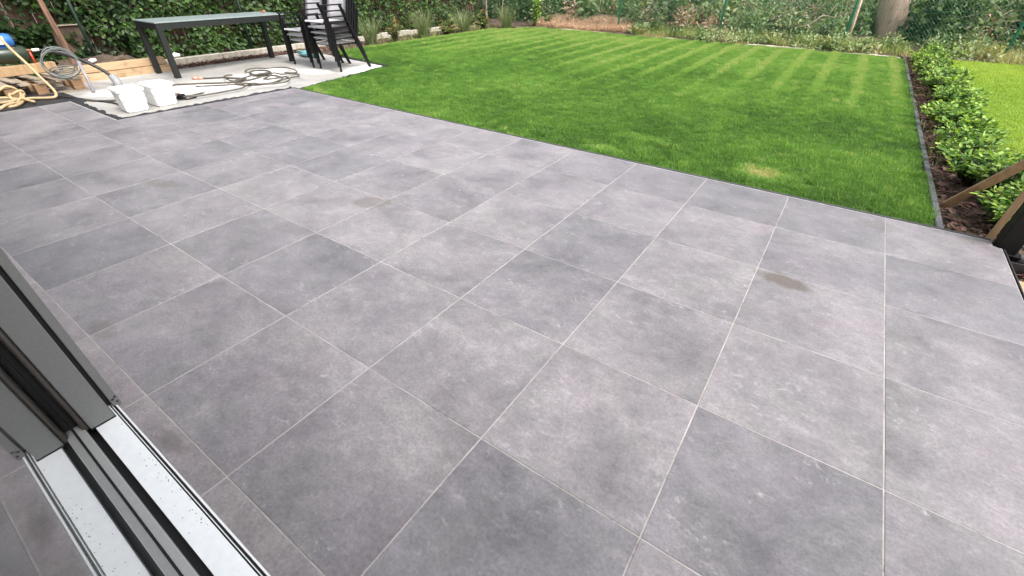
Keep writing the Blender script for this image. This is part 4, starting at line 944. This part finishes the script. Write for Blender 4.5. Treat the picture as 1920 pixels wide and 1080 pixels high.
# fallen sticks on the bank
for i, (x, y, L_, a, lb) in enumerate(((-2.9, 13.9, 1.1, .2, 'pale fallen branch between the first and second full fence posts'), (-.5, 14.1, 1.3, -.15, 'pale fallen branch behind the fence left of the wooden stake'), (.4, 13.7, .9, .5, 'crooked dead branch near the wooden stake'), (-3.7, 13.6, .6, .9, 'thin dry stick at the edge of the red grass bank'))):
    z = float(bank_z(np.array([x]), np.array([y]))[0]) + .22
    r = empty('fallen_branch', (x, y, z), a); rg = np.random.default_rng(200 + i); p_ = [(-L_ / 2 + L_ * k / 5, rg.normal(0, .04), rg.normal(0, .06) + .05 * k) for k in range(6)]
    mb = MB(); mb.tube(smooth_path(p_, 3), [.020 - .0008 * k for k in range(16)], 6); mb.tube([p_[3], (p_[3][0] + .12, .1, p_[3][2] + .22)], [.012, .005], 5); mb.build('wood', M['stem'], r); tag(r, lb, 'branch')

# ================================================================ RIGHT EDGE: POST, STAKES, PIPE, SAND
r = empty('pergola_post', (2.425, 3.575, -.12)); mb = MB(); mb.box((-.05, -.05, 0), (.05, .05, 2.6), .003); mb.build('shaft', M['black'], r)
mb = MB(); mb.box((-.075, -.07, .075), (.075, .075, .085)); mb.build('base_plate', M['black'], r); tag(r, 'black square post at the right corner of the terrace', 'post')
r = empty('timber_brace', (2.16, 4.20, -.05)); mb = MB(); mb.bar((0.0, .0, -.02), (.34, -.06, .52), .058, .024, up=(0, 1, 0), bev=.002); mb.build('board', M['pallet_block'], r); tag(r, 'sloping wooden board propped from the kerb across the hedge shrubs', 'board')  # darker wood colour stands in for the shade on the near face
r = empty('wooden_stake', (2.56, 4.16, -.1)); mb = MB(); mb.box((-.035, -.035, 0), (.035, .035, 1.0), .003); mb.build('stake', M['stake'], r); tag(r, 'upright wooden stake behind the sloping board at right edge', 'stake')
r = empty('wooden_batten', (2.36, 3.672, -.06)); mb = MB(); mb.bar((0, 0, 0), (.045, .055, .80), .034, .020, up=(0, 1, 0), bev=.002); mb.build('batten', M['stake'], r); tag(r, 'rough wooden batten leaning against the black post', 'batten')
r = empty('grey_pipe', (2.50, 3.50, -.055)); mb = MB(); mb.tube([(0, .04, 0), (.45, .0, .0), (1.2, -.03, 0)], .028, 12); mb.build('tube', M['conduit'], r); tag(r, 'grey plastic pipe lying right of the black post', 'pipe')
gxx, gyy = np.meshgrid(np.linspace(2.405, 4.6, 34), np.linspace(-.05, 3.44, 40)); zz = -.115 + .06 * vnoise(gxx, gyy, .4, 61) + .02 * vnoise(gxx, gyy, .09, 62) - .04 * (gyy > 3.3)
i0 = (np.arange(39)[:, None] * 34 + np.arange(33)[None]).ravel()
tag(np_mesh('sand', np.stack([gxx, gyy, zz], 2).reshape(-1, 3), np.stack([i0, i0 + 1, i0 + 35, i0 + 34], 1), M['sand'], smooth=True), kind='structure')
mb = MB(); mb.box((2.399, -.05, -.14), (2.404, 3.49, .004)); mb.box((2.36, 3.5, -.14), (2.372, 3.53, -.004))
tag(mb.build('terrace_edging', M['membrane']), 'thin black edging along the right side of the terrace', 'edging')
mb = MB(); mb.box((2.41, 3.395, -.12), (3.6, 3.405, -.03)); tag(mb.build('membrane_strip', M['membrane']), 'black sheet edge below the grey pipe right of the post', 'membrane')
# a red leaf on the table and fallen leaves here and there
V, F, A = leaves(np.array([[-7.72, 4.9, .716], [-7.68, 4.93, .718]]), np.array([[1, .4, .5], [-.5, 1, .4]]), np.array([[0, .2, 1.], [.3, 0, 1]]), .10, .07, np.array([.95, .9]))
tag(np_mesh('fallen_leaf', V, F, M['redtip'], None, {'tint': A}), 'small reddish dry leaf lying on the garden table top', 'leaf')
